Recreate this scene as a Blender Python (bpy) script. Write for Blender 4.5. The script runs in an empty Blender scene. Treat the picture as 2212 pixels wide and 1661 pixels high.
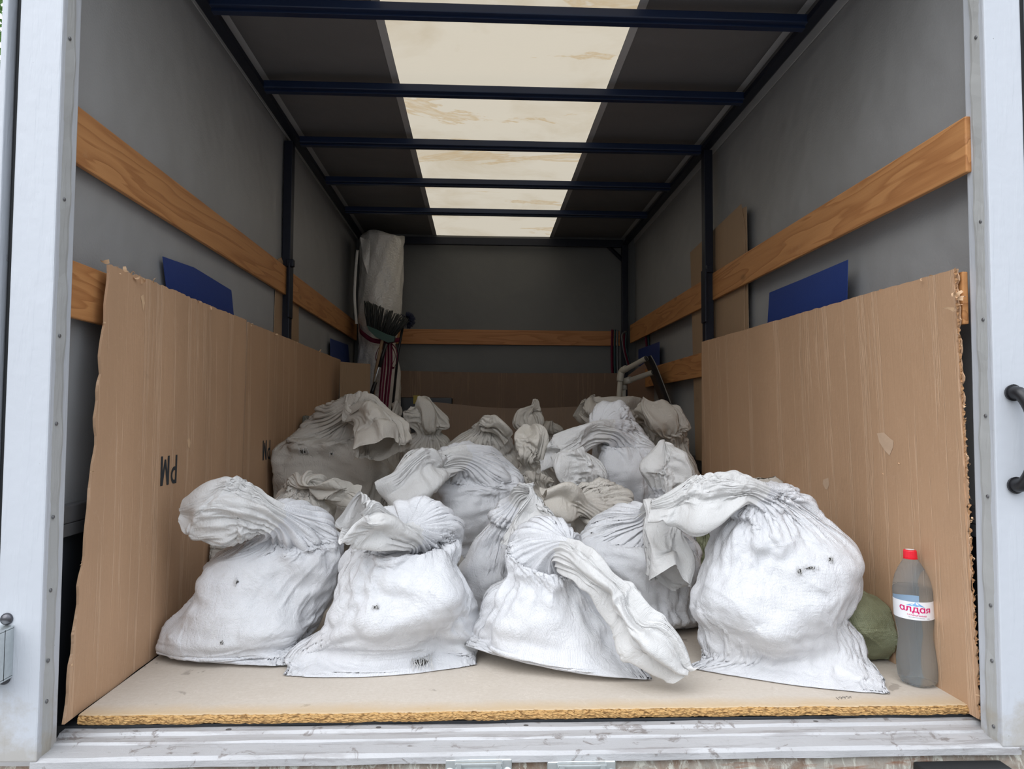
import bpy, bmesh, math, random
import numpy as np
from mathutils import Vector, Matrix, Quaternion

scene = bpy.context.scene
C = bpy.context.collection
random.seed(7)
rng = np.random.default_rng(11)

# ------------------------------------------------------------------ camera
IMW, IMH = 2212, 1661
FPX = 1538.27
CAM = np.array([-0.0669, -1.6627, 0.6697])
YAW, PITCH, ROLL = 0.0435, 0.0465, 0.0052
FW = np.array([math.sin(YAW)*math.cos(PITCH), math.cos(YAW)*math.cos(PITCH), math.sin(PITCH)])
_r = np.array([math.cos(YAW), -math.sin(YAW), 0.0]); _u = np.cross(_r, FW)
RT = math.cos(ROLL)*_r + math.sin(ROLL)*_u
UP = math.cos(ROLL)*_u - math.sin(ROLL)*_r
cam_d = bpy.data.cameras.new('camera'); cam = bpy.data.objects.new('camera', cam_d); C.objects.link(cam)
cam_d.sensor_fit = 'HORIZONTAL'; cam_d.sensor_width = 36.0; cam_d.lens = FPX*36.0/IMW
cam_d.clip_start = 0.05
cam.matrix_world = Matrix(((RT[0], UP[0], -FW[0], CAM[0]), (RT[1], UP[1], -FW[1], CAM[1]), (RT[2], UP[2], -FW[2], CAM[2]), (0, 0, 0, 1)))
scene.camera = cam

def ray(x, y):
    return FW*FPX + RT*(x-IMW/2) - UP*(y-IMH/2)
def at(x, y, Y):
    d = ray(x, y); return CAM + d*((Y-CAM[1])/d[1])
def atx(x, y, X):
    d = ray(x, y); return CAM + d*((X-CAM[0])/d[0])
def atz(x, y, Z=0.0):
    d = ray(x, y); return CAM + d*((Z-CAM[2])/d[2])

# ------------------------------------------------------------------ light
w = bpy.data.worlds.new('overcast'); scene.world = w; w.use_nodes = True
nt = w.node_tree; nt.nodes.clear()
out = nt.nodes.new('ShaderNodeOutputWorld'); bg = nt.nodes.new('ShaderNodeBackground')
tc = nt.nodes.new('ShaderNodeTexCoord'); sep = nt.nodes.new('ShaderNodeSeparateXYZ'); rp = nt.nodes.new('ShaderNodeValToRGB')
nt.links.new(tc.outputs['Generated'], sep.inputs[0]); nt.links.new(sep.outputs['Z'], rp.inputs[0])
rp.color_ramp.elements[0].position = 0.0; rp.color_ramp.elements[0].color = (0.22, 0.235, 0.245, 1)
rp.color_ramp.elements[1].position = 0.8; rp.color_ramp.elements[1].color = (0.90, 0.96, 1.06, 1)
nt.links.new(rp.outputs[0], bg.inputs[0]); bg.inputs[1].default_value = 1.65
nt.links.new(bg.outputs[0], out.inputs[0])
sun_d = bpy.data.lights.new('hazy_sun', 'SUN'); sun_d.energy = 1.05; sun_d.angle = math.radians(60); sun_d.color = (1.0, 0.98, 0.96)
sun = bpy.data.objects.new('hazy_sun', sun_d); C.objects.link(sun)
sun.rotation_euler = Vector((0.75, 1.0, -1.15)).to_track_quat('-Z', 'Y').to_euler()
scene.view_settings.view_transform = 'Standard'; scene.view_settings.look = 'None'
scene.view_settings.gamma = 1.0; scene.view_settings.use_curve_mapping = False
scene.view_settings.exposure = 0.70

# ------------------------------------------------------------------ helpers
def link(name, me, mat=None, parent=None):
    o = bpy.data.objects.new(name, me); C.objects.link(o)
    if mat is not None:
        me.materials.clear(); me.materials.append(mat)
    if parent is not None:
        o.parent = parent
    return o
def tag(o, label=None, cat=None, group=None, kind=None):
    if label: o['label'] = label
    if cat: o['category'] = cat
    if group: o['group'] = group
    if kind: o['kind'] = kind
    return o
def empty(name, loc=(0, 0, 0)):
    o = bpy.data.objects.new(name, None); C.objects.link(o); o.location = loc
    o.empty_display_size = 0.05
    return o
def child(o, p):
    """parent o to p, keeping o's world place (p is an unrotated Empty)"""
    o.parent = p; o.matrix_parent_inverse = Matrix.Translation(-Vector(p.location)); return o
def mesh(name, verts, faces, mat, parent=None, smooth=False, uv=None):
    me = bpy.data.meshes.new(name)
    me.from_pydata([tuple(map(float, v)) for v in verts], [], faces)
    if smooth: me.polygons.foreach_set('use_smooth', [True]*len(me.polygons))
    me.update()
    o = link(name, me, mat)
    if parent is not None: child(o, parent)
    return o
def bm_obj(name, bm, mat, parent=None, smooth=False):
    me = bpy.data.meshes.new(name); bmesh.ops.recalc_face_normals(bm, faces=bm.faces)
    bm.to_mesh(me); bm.free()
    if smooth: me.polygons.foreach_set('use_smooth', [True]*len(me.polygons))
    o = link(name, me, mat)
    if parent is not None: child(o, parent)
    return o
def add_box(bm, lo, hi, bevel=0.0, seg=2):
    r = bmesh.ops.create_cube(bm, size=1.0)
    vs = r['verts']
    for v in vs:
        v.co = Vector([(lo[i]+hi[i])/2 + v.co[i]*(hi[i]-lo[i]) for i in range(3)])
    if bevel > 0:
        es = list({e for v in vs for e in v.link_edges})
        bmesh.ops.bevel(bm, geom=es, offset=bevel, segments=seg, affect='EDGES', profile=0.6)
def box(name, lo, hi, mat, parent=None, bevel=0.0, seg=2):
    bm = bmesh.new(); add_box(bm, lo, hi, bevel, seg); return bm_obj(name, bm, mat, parent)
def add_hex(bm, pts):
    """8 points: bottom 4 then top 4"""
    v = [bm.verts.new(tuple(p)) for p in pts]
    for f in ((0, 1, 2, 3), (4, 5, 6, 7), (0, 1, 5, 4), (1, 2, 6, 5), (2, 3, 7, 6), (3, 0, 4, 7)):
        bm.faces.new([v[i] for i in f])
def tube_mesh(bm, pts, rad, n=12, cap=True):
    pts = [Vector(p) for p in pts]; rads = rad if hasattr(rad, '__len__') else [rad]*len(pts)
    prev = None; rings = []
    for i, p in enumerate(pts):
        t = (pts[min(i+1, len(pts)-1)] - pts[max(i-1, 0)]).normalized()
        if prev is None:
            a = Vector((0, 0, 1)) if abs(t.z) < 0.9 else Vector((1, 0, 0)); nrm = t.cross(a).normalized()
        else:
            nrm = (prev - t*prev.dot(t)).normalized()
        prev = nrm; b = t.cross(nrm)
        rings.append([bm.verts.new(p + (nrm*math.cos(2*math.pi*k/n) + b*math.sin(2*math.pi*k/n))*rads[i]) for k in range(n)])
    for a, b in zip(rings[:-1], rings[1:]):
        for k in range(n): bm.faces.new((a[k], a[(k+1) % n], b[(k+1) % n], b[k]))
    if cap:
        bm.faces.new(rings[0]); bm.faces.new(rings[-1])
def tube(name, pts, rad, mat, parent=None, n=12, cap=True):
    bm = bmesh.new(); tube_mesh(bm, pts, rad, n, cap); return bm_obj(name, bm, mat, parent, True)
def spline(pts, n):
    P = np.array(pts, float); s = np.r_[0, np.cumsum(np.linalg.norm(np.diff(P, axis=0), axis=1)+1e-6)]
    return cubic(s, P, np.linspace(0, s[-1], n))
def cubic(s, P, q):
    """Hermite interpolation of rows of P at s, evaluated at q"""
    s = np.asarray(s, float); P = np.asarray(P, float); q = np.asarray(q, float)
    sh = (-1,) + (1,)*(P.ndim-1)
    d = np.diff(P, axis=0)/np.diff(s).reshape(sh)
    m = np.empty_like(P); m[0] = d[0]; m[-1] = d[-1]
    if len(s) > 2:
        h = np.diff(s).reshape(sh); m[1:-1] = (d[:-1]*h[1:] + d[1:]*h[:-1])/(h[1:]+h[:-1])
    i = np.clip(np.searchsorted(s, q, side='right')-1, 0, len(s)-2)
    h = (s[i+1]-s[i]).reshape(sh); t = ((q-s[i])/(s[i+1]-s[i])).reshape(sh)
    return ((2*t**3-3*t**2+1)*P[i] + (t**3-2*t**2+t)*h*m[i] + (-2*t**3+3*t**2)*P[i+1] + (t**3-t**2)*h*m[i+1])

# ------------------------------------------------------------------ materials
class NT:
    def __init__(s, name):
        s.m = bpy.data.materials.new(name); s.m.use_nodes = True; s.t = s.m.node_tree; s.t.nodes.clear()
        s.out = s.n('ShaderNodeOutputMaterial'); s.b = s.n('ShaderNodeBsdfPrincipled'); s.l(s.b.outputs[0], s.out.inputs[0])
        s.tc = s.n('ShaderNodeTexCoord')
    def n(s, t, **k):
        x = s.t.nodes.new(t)
        for a, b in k.items(): setattr(x, a, b)
        return x
    def l(s, a, b): s.t.links.new(a, b)
    def map(s, scale=(1, 1, 1), rot=(0, 0, 0), loc=(0, 0, 0), src='Object'):
        m = s.n('ShaderNodeMapping'); s.l(s.tc.outputs[src], m.inputs[0])
        m.inputs['Scale'].default_value = scale; m.inputs['Rotation'].default_value = rot; m.inputs['Location'].default_value = loc
        return m.outputs[0]
    def noise(s, vec, scale=5, detail=4, rough=0.55, dist=0.0):
        x = s.n('ShaderNodeTexNoise'); s.l(vec, x.inputs['Vector'])
        x.inputs['Scale'].default_value = scale; x.inputs['Detail'].default_value = detail
        x.inputs['Roughness'].default_value = rough; x.inputs['Distortion'].default_value = dist
        return x.outputs[0]
    def vor(s, vec, scale=5, feat='F1'):
        x = s.n('ShaderNodeTexVoronoi', feature=feat); s.l(vec, x.inputs['Vector']); x.inputs['Scale'].default_value = scale
        return x.outputs[0]
    def ramp(s, f, stops):
        r = s.n('ShaderNodeValToRGB'); s.l(f, r.inputs[0]); e = r.color_ramp.elements
        while len(e) < len(stops): e.new(0.5)
        for i, (p, c) in enumerate(stops):
            e[i].position = p; e[i].color = (c, c, c, 1) if not hasattr(c, '__len__') else tuple(c)+(1,)
        return r.outputs[0]
    def mix(s, f, a, b, mode='MIX'):
        x = s.n('ShaderNodeMix', data_type='RGBA', blend_type=mode)
        for sock, v in ((0, f), (6, a), (7, b)):
            if hasattr(v, 'is_linked') or hasattr(v, 'links'): s.l(v, x.inputs[sock])
            elif hasattr(v, '__len__'): x.inputs[sock].default_value = tuple(v)+(1,)
            else: x.inputs[sock].default_value = v
        return x.outputs[2]
    def math(s, op, a, b=None):
        x = s.n('ShaderNodeMath', operation=op)
        for i, v in enumerate((a, b)):
            if v is None: continue
            if hasattr(v, 'links'): s.l(v, x.inputs[i])
            else: x.inputs[i].default_value = v
        return x.outputs[0]
    def bump(s, h, dist=0.002, strength=1.0, nrm=None):
        b = s.n('ShaderNodeBump'); b.inputs['Distance'].default_value = dist; b.inputs['Strength'].default_value = strength
        s.l(h, b.inputs['Height'])
        if nrm is not None: s.l(nrm, b.inputs['Normal'])
        return b.outputs[0]
    def fin(s, col=None, rough=0.6, nrm=None, metal=0.0, spec=0.5):
        if col is not None:
            if hasattr(col, 'links'): s.l(col, s.b.inputs['Base Color'])
            else: s.b.inputs['Base Color'].default_value = tuple(col)+(1,)
        if hasattr(rough, 'links'): s.l(rough, s.b.inputs['Roughness'])
        else: s.b.inputs['Roughness'].default_value = rough
        s.b.inputs['Metallic'].default_value = metal; s.b.inputs['Specular IOR Level'].default_value = spec
        if nrm is not None: s.l(nrm, s.b.inputs['Normal'])
        return s.m
def plain(name, col, rough=0.5, metal=0.0, spec=0.5, nscale=60, namp=0.12):
    t = NT(name); v = t.map()
    f = t.noise(v, nscale, 4)
    c = t.mix(f, tuple(x*(1-namp) for x in col), tuple(min(1, x*(1+namp)) for x in col))
    return t.fin(c, rough, t.bump(f, 0.0006, 0.5), metal, spec)

def tarp(name, col, var=0.12):
    t = NT(name); v = t.map()
    big = t.noise(v, 1.3, 4, 0.6); fine = t.noise(v, 160, 3)
    c = t.mix(big, tuple(x*(1-var) for x in col), tuple(x*(1+var) for x in col))
    spot = t.ramp(t.noise(v, 9, 6, 0.7), [(0.68, 0.0), (0.75, 1.0)])
    c = t.mix(t.math('MULTIPLY', spot, 0.18), c, tuple(x*0.5 for x in col))
    h = t.math('ADD', t.math('MULTIPLY', t.noise(v, 2.2, 3), 12.0), t.math('MULTIPLY', fine, 0.35))
    return t.fin(c, 0.5, t.bump(h, 0.0022, 0.9), 0, 0.42)
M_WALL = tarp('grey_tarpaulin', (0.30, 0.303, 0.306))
M_BACK = tarp('shade_darkened_back_tarp', (0.140, 0.142, 0.138))  # wall tarpaulin with the dimness at the back painted into its grey
M_CEIL = tarp('dark_grey_tarpaulin', (0.17, 0.165, 0.168))
M_SEAM = tarp('light_grey_seam', (0.50, 0.50, 0.505), 0.06)

def skylight_mat():
    t = NT('translucent_cream_tarpaulin'); v = t.map(); vs = t.map((0.5, 1.6, 1))
    st = t.noise(v, 2.1, 5, 0.62, 0.4)
    c = t.mix(t.ramp(st, [(0.5, 0.0), (0.72, 1.0)]), (0.53, 0.465, 0.36), (0.46, 0.385, 0.275))
    br = t.ramp(t.noise(vs, 1.9, 6, 0.65, 0.8), [(0.585, 0.0), (0.61, 0.9), (0.65, 0.3), (1.0, 0.25)])
    c = t.mix(t.math('MULTIPLY', br, 0.7), c, (0.42, 0.29, 0.14))
    t.t.nodes.remove(t.b)
    tr = t.n('ShaderNodeBsdfTranslucent'); df = t.n('ShaderNodeBsdfDiffuse'); mx = t.n('ShaderNodeMixShader')
    mx.inputs[0].default_value = 0.48
    t.l(c, tr.inputs[0]); t.l(c, df.inputs[0]); t.l(df.outputs[0], mx.inputs[1]); t.l(tr.outputs[0], mx.inputs[2]); t.l(mx.outputs[0], t.out.inputs[0])
    b = t.bump(t.noise(t.map((1, 3, 1)), 5, 6, 0.6), 0.006, 0.5); t.l(b, tr.inputs['Normal']); t.l(b, df.inputs['Normal'])
    return t.m
M_SKY = skylight_mat()
M_STEEL = plain('dark_navy_painted_steel', (0.008, 0.010, 0.019), 0.42, 0, 0.3, 40, 0.3)
def bar_mat():
    t = NT('navy_blue_painted_steel'); v = t.map((1, 1, 1))
    f = t.noise(v, 7, 5)
    return t.fin(t.mix(f, (0.006, 0.013, 0.038), (0.010, 0.022, 0.062)), 0.35, t.bump(f, 0.001, 0.4), 0, 0.4)
M_BAR = bar_mat()
M_BLACK = plain('black_plastic', (0.012, 0.012, 0.014), 0.35, 0, 0.5)
M_RUBBER = plain('black_rubber', (0.010, 0.011, 0.012), 0.6)
M_DARKPANEL = plain('dark_side_board', (0.022, 0.025, 0.030), 0.45, 0, 0.5, 14, 0.35)
M_CHROME = plain('galvanised_steel', (0.62, 0.66, 0.66), 0.32, 0.85, 0.5, 90, 0.15)
M_RIVET = plain('grey_rivet_metal', (0.16, 0.16, 0.165), 0.45, 0.6, 0.5)

def wood(name, c1, c2, axis):
    sc = [9, 9, 9]; sc[axis] = 0.8
    t = NT(name); v = t.map(tuple(sc))
    n = t.noise(v, 1.0, 3, 0.5, 0.3)
    rings = t.math('FRACT', t.math('MULTIPLY', n, 9.0))
    rr = t.ramp(rings, [(0.0, 0.0), (0.55, 0.35), (0.9, 1.0), (1.0, 0.1)])
    s2 = [60, 60, 60]; s2[axis] = 2.5
    fib = t.noise(t.map(tuple(s2)), 2.0, 4)
    c = t.mix(rr, c1, c2)
    c = t.mix(t.math('MULTIPLY', fib, 0.35), c, tuple(x*1.35 for x in c1))
    kn = [6, 6, 6]; kn[axis] = 2.6
    k = t.ramp(t.vor(t.map(tuple(kn)), 1.15), [(0.0, 1.0), (0.07, 0.9), (0.13, 0.0)])
    c = t.mix(t.math('MULTIPLY', k, 0.6), c, tuple(x*0.35 for x in c1))
    wr = t.ramp(t.noise(t.map(), 6, 7, 0.7), [(0.62, 0.0), (0.72, 1.0)])
    c = t.mix(t.math('MULTIPLY', wr, 0.22), c, (0.62, 0.42, 0.24))
    return t.fin(c, 0.55, t.bump(t.math('ADD', rr, fib), 0.0012, 0.6), 0, 0.35)
M_WOODL = wood('orange_brown_pine', (0.47, 0.225, 0.085), (0.31, 0.125, 0.042), 1)
M_WOODX = wood('orange_brown_pine_crosswise', (0.45, 0.205, 0.08), (0.30, 0.12, 0.04), 0)

def cardboard(name, col, axis=1, lines=1.0, darker=1.0):
    """corrugated board: creases run vertically, spaced along `axis`"""
    t = NT(name)
    sc = [0, 0, 0]; sc[axis] = 1.0; sc2 = list(sc); sc2[2] = 0.02
    v = t.map(); v1 = t.map(tuple(sc2))
    base = t.noise(v, 2.3, 5, 0.6)
    c = t.mix(base, tuple(x*0.87*darker for x in col), tuple(x*1.10*darker for x in col))
    ln = t.noise(v1, 17, 5, 0.75); lr = t.ramp(ln, [(0.56, 0.0), (0.585, 1.0), (0.62, 0.15), (1.0, 0.0)])
    c = t.mix(t.math('MULTIPLY', lr, 0.55*lines), c, (0.72, 0.50, 0.34))
    fl = t.noise(v1, 150, 2, 0.5)
    c = t.mix(t.math('MULTIPLY', fl, 0.10), c, tuple(x*0.6 for x in col))
    s3 = [3, 3, 3]; s3[2] = 0.9
    scr = t.ramp(t.noise(t.map(tuple(s3), (0.5, 0.3, 0.2)), 3.1, 9, 0.62, 1.6), [(0.497, 0.0), (0.5, 1.0), (0.503, 0.0)])
    c = t.mix(t.math('MULTIPLY', scr, 0.22*lines), c, (0.75, 0.55, 0.40))
    dk = t.ramp(t.noise(v, 5.0, 6, 0.7, 0.5), [(0.66, 0.0), (0.74, 1.0)])
    c = t.mix(t.math('MULTIPLY', dk, 0.22), c, tuple(x*0.4 for x in col))
    fine = t.noise(v, 420, 2)
    c = t.mix(t.math('MULTIPLY', fine, 0.18), c, tuple(x*0.7 for x in col))
    h = t.math('ADD', t.math('MULTIPLY', fl, 0.35), t.math('ADD', t.math('MULTIPLY', lr, -0.5), t.math('MULTIPLY', t.noise(v, 9, 6, 0.6), 1.4)))
    return t.fin(c, 0.62, t.bump(h, 0.0022, 0.7), 0, 0.3)
KR = (0.50, 0.315, 0.192)
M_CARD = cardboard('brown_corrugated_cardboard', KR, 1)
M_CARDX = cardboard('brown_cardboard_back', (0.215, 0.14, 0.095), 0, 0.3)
M_CARDP = cardboard('plain_brown_cardboard', (0.35, 0.235, 0.145), 1, 0.1)
M_TEAR = plain('torn_cardboard_paper', (0.62, 0.42, 0.26), 0.8, 0, 0.2, 30, 0.25)
M_FLUTE = plain('raw_cardboard_edge', (0.36, 0.20, 0.10), 0.85, 0, 0.2, 90, 0.4)
def blue_mat():
    t = NT('blue_sheet'); v = t.map(); f = t.noise(v, 4, 5)
    sc = t.ramp(t.noise(t.map((1, 3, 8), (0.3, 0, 0)), 4, 6, 0.7), [(0.68, 0.0), (0.76, 1.0)])
    c = t.mix(f, (0.010, 0.030, 0.155), (0.016, 0.044, 0.20)); c = t.mix(t.math('MULTIPLY', sc, 0.2), c, (0.2, 0.25, 0.4))
    return t.fin(c, 0.42, t.bump(t.noise(v, 200, 2), 0.0006, 0.5), 0, 0.5)
M_BLUE = blue_mat()
def paint_mat(name, col, sx=1, dirt=0.5):
    t = NT(name); v = t.map(); vz = t.map((1, 1, 0.12))
    f = t.noise(v, 2, 5)
    c = t.mix(f, tuple(x*0.93 for x in col), tuple(min(1, x*1.05) for x in col))
    sp = t.ramp(t.vor(v, 55), [(0.0, 1.0), (0.06, 0.8), (0.10, 0.0)]); gate = t.ramp(t.noise(v, 11, 4), [(0.60, 0.0), (0.66, 1.0)])
    c = t.mix(t.math('MULTIPLY', t.math('MULTIPLY', sp, gate), 0.75), c, (0.12, 0.11, 0.11))
    ch = t.ramp(t.noise(t.map((1, 1, 0.35)), 13, 8, 0.7), [(0.70, 0.0), (0.72, 1.0)])
    c = t.mix(t.math('MULTIPLY', ch, 0.7), c, (0.10, 0.09, 0.09))
    # mud splashed low down on the frame
    s = t.n('ShaderNodeSeparateXYZ'); t.l(v, s.inputs[0])
    low = t.ramp(t.math('ADD', t.math('MULTIPLY', s.outputs[2], 2.2), t.noise(v, 14, 6, 0.65)), [(0.40, 1.0), (0.62, 0.0)])
    c = t.mix(t.math('MULTIPLY', low, dirt), c, (0.30, 0.25, 0.17))
    h = t.math('ADD', t.noise(v, 30, 5), t.math('MULTIPLY', t.ramp(t.noise(vz, 45, 4), [(0.5, 0.0), (0.6, 1.0)]), 0.4))
    return t.fin(c, 0.42, t.bump(h, 0.0016, 0.6), 0, 0.5)
M_PAINT = paint_mat('pale_grey_painted_steel', (0.49, 0.515, 0.555))
M_PAINT2 = paint_mat('dirty_inner_flange_paint', (0.36, 0.365, 0.36))
def sill_mat():
    t = NT('scuffed_white_aluminium'); v = t.map((0.6, 5, 5)); v2 = t.map((1, 1, 1))
    f = t.noise(v, 6, 8, 0.72); g = t.noise(v2, 22, 8, 0.7, 0.6)
    c = t.mix(t.noise(v2, 3, 4), (0.37, 0.37, 0.378), (0.48, 0.48, 0.488))
    c = t.mix(t.ramp(f, [(0.52, 0.0), (0.60, 0.8), (0.75, 1.0)]), c, (0.30, 0.29, 0.29))
    c = t.mix(t.ramp(g, [(0.58, 0.0), (0.64, 0.85)]), c, (0.20, 0.18, 0.17))
    return t.fin(c, 0.45, t.bump(t.math('ADD', f, g), 0.002, 0.9), 0.1, 0.5)
M_SILL = sill_mat()
def rust_mat():
    t = NT('rusty_peeling_bumper'); v = t.map((1.0, 1, 1)); vz = t.map((6, 6, 0.8))
    g = t.noise(v, 9, 8, 0.7, 0.5); k = t.noise(vz, 7, 7, 0.7, 0.8)
    c = t.mix(t.ramp(g, [(0.38, 0.0), (0.62, 1.0)]), (0.20, 0.135, 0.095), (0.33, 0.31, 0.27))
    c = t.mix(t.ramp(k, [(0.52, 0.0), (0.60, 1.0)]), c, (0.50, 0.49, 0.43))
    c = t.mix(t.ramp(t.noise(t.map((1, 1, 9)), 4, 6, 0.7), [(0.56, 0.0), (0.66, 0.8)]), c, (0.22, 0.085, 0.035))
    return t.fin(c, 0.75, t.bump(t.math('ADD', g, k), 0.006, 0.9), 0, 0.3)
M_RUST = rust_mat()
def board_mat():
    t = NT('grey_beige_particle_board'); v = t.map()
    f = t.noise(v, 2.4, 6, 0.6); g = t.noise(v, 90, 5, 0.7)
    c = t.mix(f, (0.47, 0.41, 0.34), (0.60, 0.55, 0.49))
    c = t.mix(t.math('MULTIPLY', t.ramp(g, [(0.4, 0.0), (0.7, 1.0)]), 0.25), c, (0.36, 0.29, 0.22))
    scr = t.ramp(t.noise(t.map((1, 1, 1), (0, 0, 0.5)), 3, 9, 0.6, 1.5), [(0.495, 0.0), (0.5, 1.0), (0.505, 0.0)])
    c = t.mix(t.math('MULTIPLY', scr, 0.35), c, (0.68, 0.62, 0.55))
    st = t.ramp(t.noise(v, 13, 4, 0.55, 0.3), [(0.67, 0.0), (0.70, 1.0)])
    c = t.mix(t.math('MULTIPLY', st, 0.5), c, (0.20, 0.17, 0.14))
    s = t.n('ShaderNodeSeparateXYZ'); t.l(v, s.inputs[0])
    ed = t.ramp(t.math('ADD', s.outputs[1], t.math('MULTIPLY', t.noise(v, 9, 4), 0.05)), [(0.035, 1.0), (0.09, 0.0)])
    c = t.mix(t.math('MULTIPLY', ed, 0.65), c, (0.52, 0.36, 0.18))
    return t.fin(c, 0.7, t.bump(g, 0.0012, 0.6), 0, 0.25)
M_BOARD = board_mat()
def chip_mat():
    t = NT('rough_particle_edge'); v = t.map((0.5, 1, 1.6))
    g = t.vor(v, 170); k = t.noise(v, 110, 4, 0.7)
    c = t.mix(k, (0.62, 0.40, 0.18), (0.44, 0.25, 0.09)); c = t.mix(t.ramp(g, [(0.5, 0.0), (0.8, 0.7)]), c, (0.16, 0.08, 0.03))
    return t.fin(c, 0.85, t.bump(t.math('ADD', g, k), 0.004, 1.0), 0, 0.2)
M_CHIP = chip_mat()
# ------------------------------------------------------------------ setting
WL, WR, YB, ZC = -1.03, 1.125, 3.80, 2.075
def wall_sheet(name, a, b, z0, z1, mat, nz=24, ny=60, amp=0.004):
    a = np.array(a); b = np.array(b); vs = []; fs = []
    ax = b-a; nrm = np.array([-ax[1], ax[0]])/np.linalg.norm(ax)
    ph = rng.uniform(0, 6, 6)
    for i in range(ny+1):
        for j in range(nz+1):
            s = i/ny; z = z0+(z1-z0)*j/nz
            e = min(1, j/3, (nz-j)/3, i/3, (ny-i)/3)
            d = amp*e*(math.sin(5*s+2*z+ph[0]) + 0.6*math.sin(11*s-3*z+ph[1]) + 0.4*math.sin(19*s+5*z+ph[2]))
            p = a+ax*s+nrm*d
            vs.append((p[0], p[1], z))
    for i in range(ny):
        for j in range(nz):
            k = i*(nz+1)+j; fs.append((k, k+nz+1, k+nz+2, k+1))
    return tag(mesh(name, vs, fs, mat, smooth=True), kind='structure')
wall_sheet('wall_left', (WL, -0.06), (WL, YB+0.02), -0.03, ZC+0.01, M_WALL)
wall_sheet('wall_right', (WR, YB+0.02), (WR, -0.06), -0.03, ZC+0.01, M_WALL)
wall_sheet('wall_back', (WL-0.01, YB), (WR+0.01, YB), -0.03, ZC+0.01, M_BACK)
tag(box('floor', (WL-0.01, 0.006, -0.06), (WR+0.01, YB+0.01, -0.024), M_DARKPANEL), kind='structure')
tag(box('ground', (-30, -30, -1.25), (30, 30, -1.2), plain('asphalt', (0.19, 0.185, 0.18), 0.9, 0, 0.2, 8, 0.2)), kind='structure')
SX0, SX1 = -0.435, 0.475
ceil_root = empty('ceiling', (0, 0, ZC)); tag(ceil_root, kind='structure')
def sheet_xy(name, x0, x1, y0, y1, z, mat, amp=0.0, nx=8, ny=60, thick=0.0):
    vs = []; fs = []
    for i in range(ny+1):
        for j in range(nx+1):
            x = x0+(x1-x0)*j/nx; y = y0+(y1-y0)*i/ny
            vs.append((x, y, z+amp*(math.sin(11*y+3*x)+math.sin(4*x+23*y))))
    for i in range(ny):
        for j in range(nx):
            k = i*(nx+1)+j; fs.append((k, k+1, k+nx+2, k+nx+1))
    return mesh(name, vs, fs, mat, ceil_root, True)
sheet_xy('dark_roof_panel', WL, SX0, -0.15, YB, ZC, M_CEIL, 0.0012)
sheet_xy('dark_roof_panel', SX1, WR, -0.15, YB, ZC, M_CEIL, 0.0012)
sheet_xy('translucent_roof_strip', SX0-0.002, SX1+0.002, -0.15, YB, ZC, M_SKY, 0.0012)
for x0 in (SX0-0.012, SX1-0.018):
    sheet_xy('welded_seam', x0, x0+0.03, -0.15, YB, ZC-0.004, M_SEAM, 0.0005, 1)
for x0 in (-0.985, 1.015):
    sheet_xy('edge_webbing', x0, x0+0.028, -0.15, YB, ZC-0.005, M_SEAM, 0.0, 1)
for nm, x in (('trim_1', WL+0.004), ('trim_2', WR-0.004)):
    tag(box(nm, (x-0.002, -0.06, 2.035), (x+0.002, YB, ZC), M_SEAM), kind='structure')

# roof frame ------------------------------------------------------------
BS = 0.574; BY0 = 0.671
def stick(name, lo, hi, mat, label, cat, group=None, bevel=0.003, parent=None):
    o = box(name, lo, hi, mat, parent, bevel)
    if parent is None: tag(o, label, cat, group)
    return o
stick('roof_rail', (-0.992, -0.1, 2.0), (-0.952, YB-0.02, 2.022), M_STEEL, 'dark steel roof rail running along the top of the left wall', 'rail')
stick('roof_rail', (1.015, -0.1, 2.0), (1.055, YB-0.02, 2.022), M_STEEL, 'dark steel roof rail running along the top of the right wall', 'rail')
ORD = ['navy steel roof bar nearest the opening, its front face lit blue', 'navy steel roof bar, second from the truck opening', 'navy steel roof bar joining the tops of the two side posts',
       'dark steel roof bar just behind the side posts', 'thin dark steel roof bar nearest but one to the back wall']
for i in range(5):
    y = BY0+i*BS
    bm = bmesh.new(); add_box(bm, (-0.955, y-0.052, 1.997), (1.02, y, 2.027), 0.004)
    add_box(bm, (-0.955, y-0.030, 1.990), (1.02, y-0.004, 1.998), 0.001)
    tag(bm_obj('roof_bar', bm, M_BAR), ORD[i], 'bar')
yb = YB-0.05
stick('back_roof_beam', (-0.955, yb-0.035, 1.985), (1.02, yb, 2.04), M_STEEL, 'dark steel beam along the top of the back wall', 'beam')
def at_post(x0, x1, y, name, label):
    e = empty(name, ((x0+x1)/2, y, -0.02)); tag(e, label, 'post')
    box('upright', (x0, y-0.04, -0.02), (x1, y+0.01, 2.0), M_STEEL, e, 0.003)
    return e
p = at_post(-1.024, -0.984, 1.80, 'side_post', 'dark steel post standing against the left wall')
box('plank_bracket', (-0.988, 1.735, 1.14), (-0.978, 1.80, 1.40), M_STEEL, p, 0.002)
box('bracket_hook', (-1.0, 1.745, 1.385), (-0.965, 1.775, 1.42), M_STEEL, p, 0.004)
p = at_post(1.028, 1.070, 1.80, 'side_post', 'dark steel post standing against the right wall in front of tall cardboard')
box('plank_bracket', (1.020, 1.735, 1.14), (1.030, 1.80, 1.40), M_STEEL, p, 0.002)
box('bracket_hook', (1.03, 1.745, 1.385), (1.065, 1.775, 1.42), M_STEEL, p, 0.004)
p = at_post(1.01, 1.055, yb, 'corner_post', 'dark steel corner post at the back right with a diagonal brace')
bm = bmesh.new()
a = at(1305, 524, yb-0.01); b = at(1345, 562, yb-0.01)
dv = Vector(b-a); tube_mesh(bm, [a, b], 0.016, 4)
bm_obj('diagonal_brace', bm, M_STEEL, p)
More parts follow.
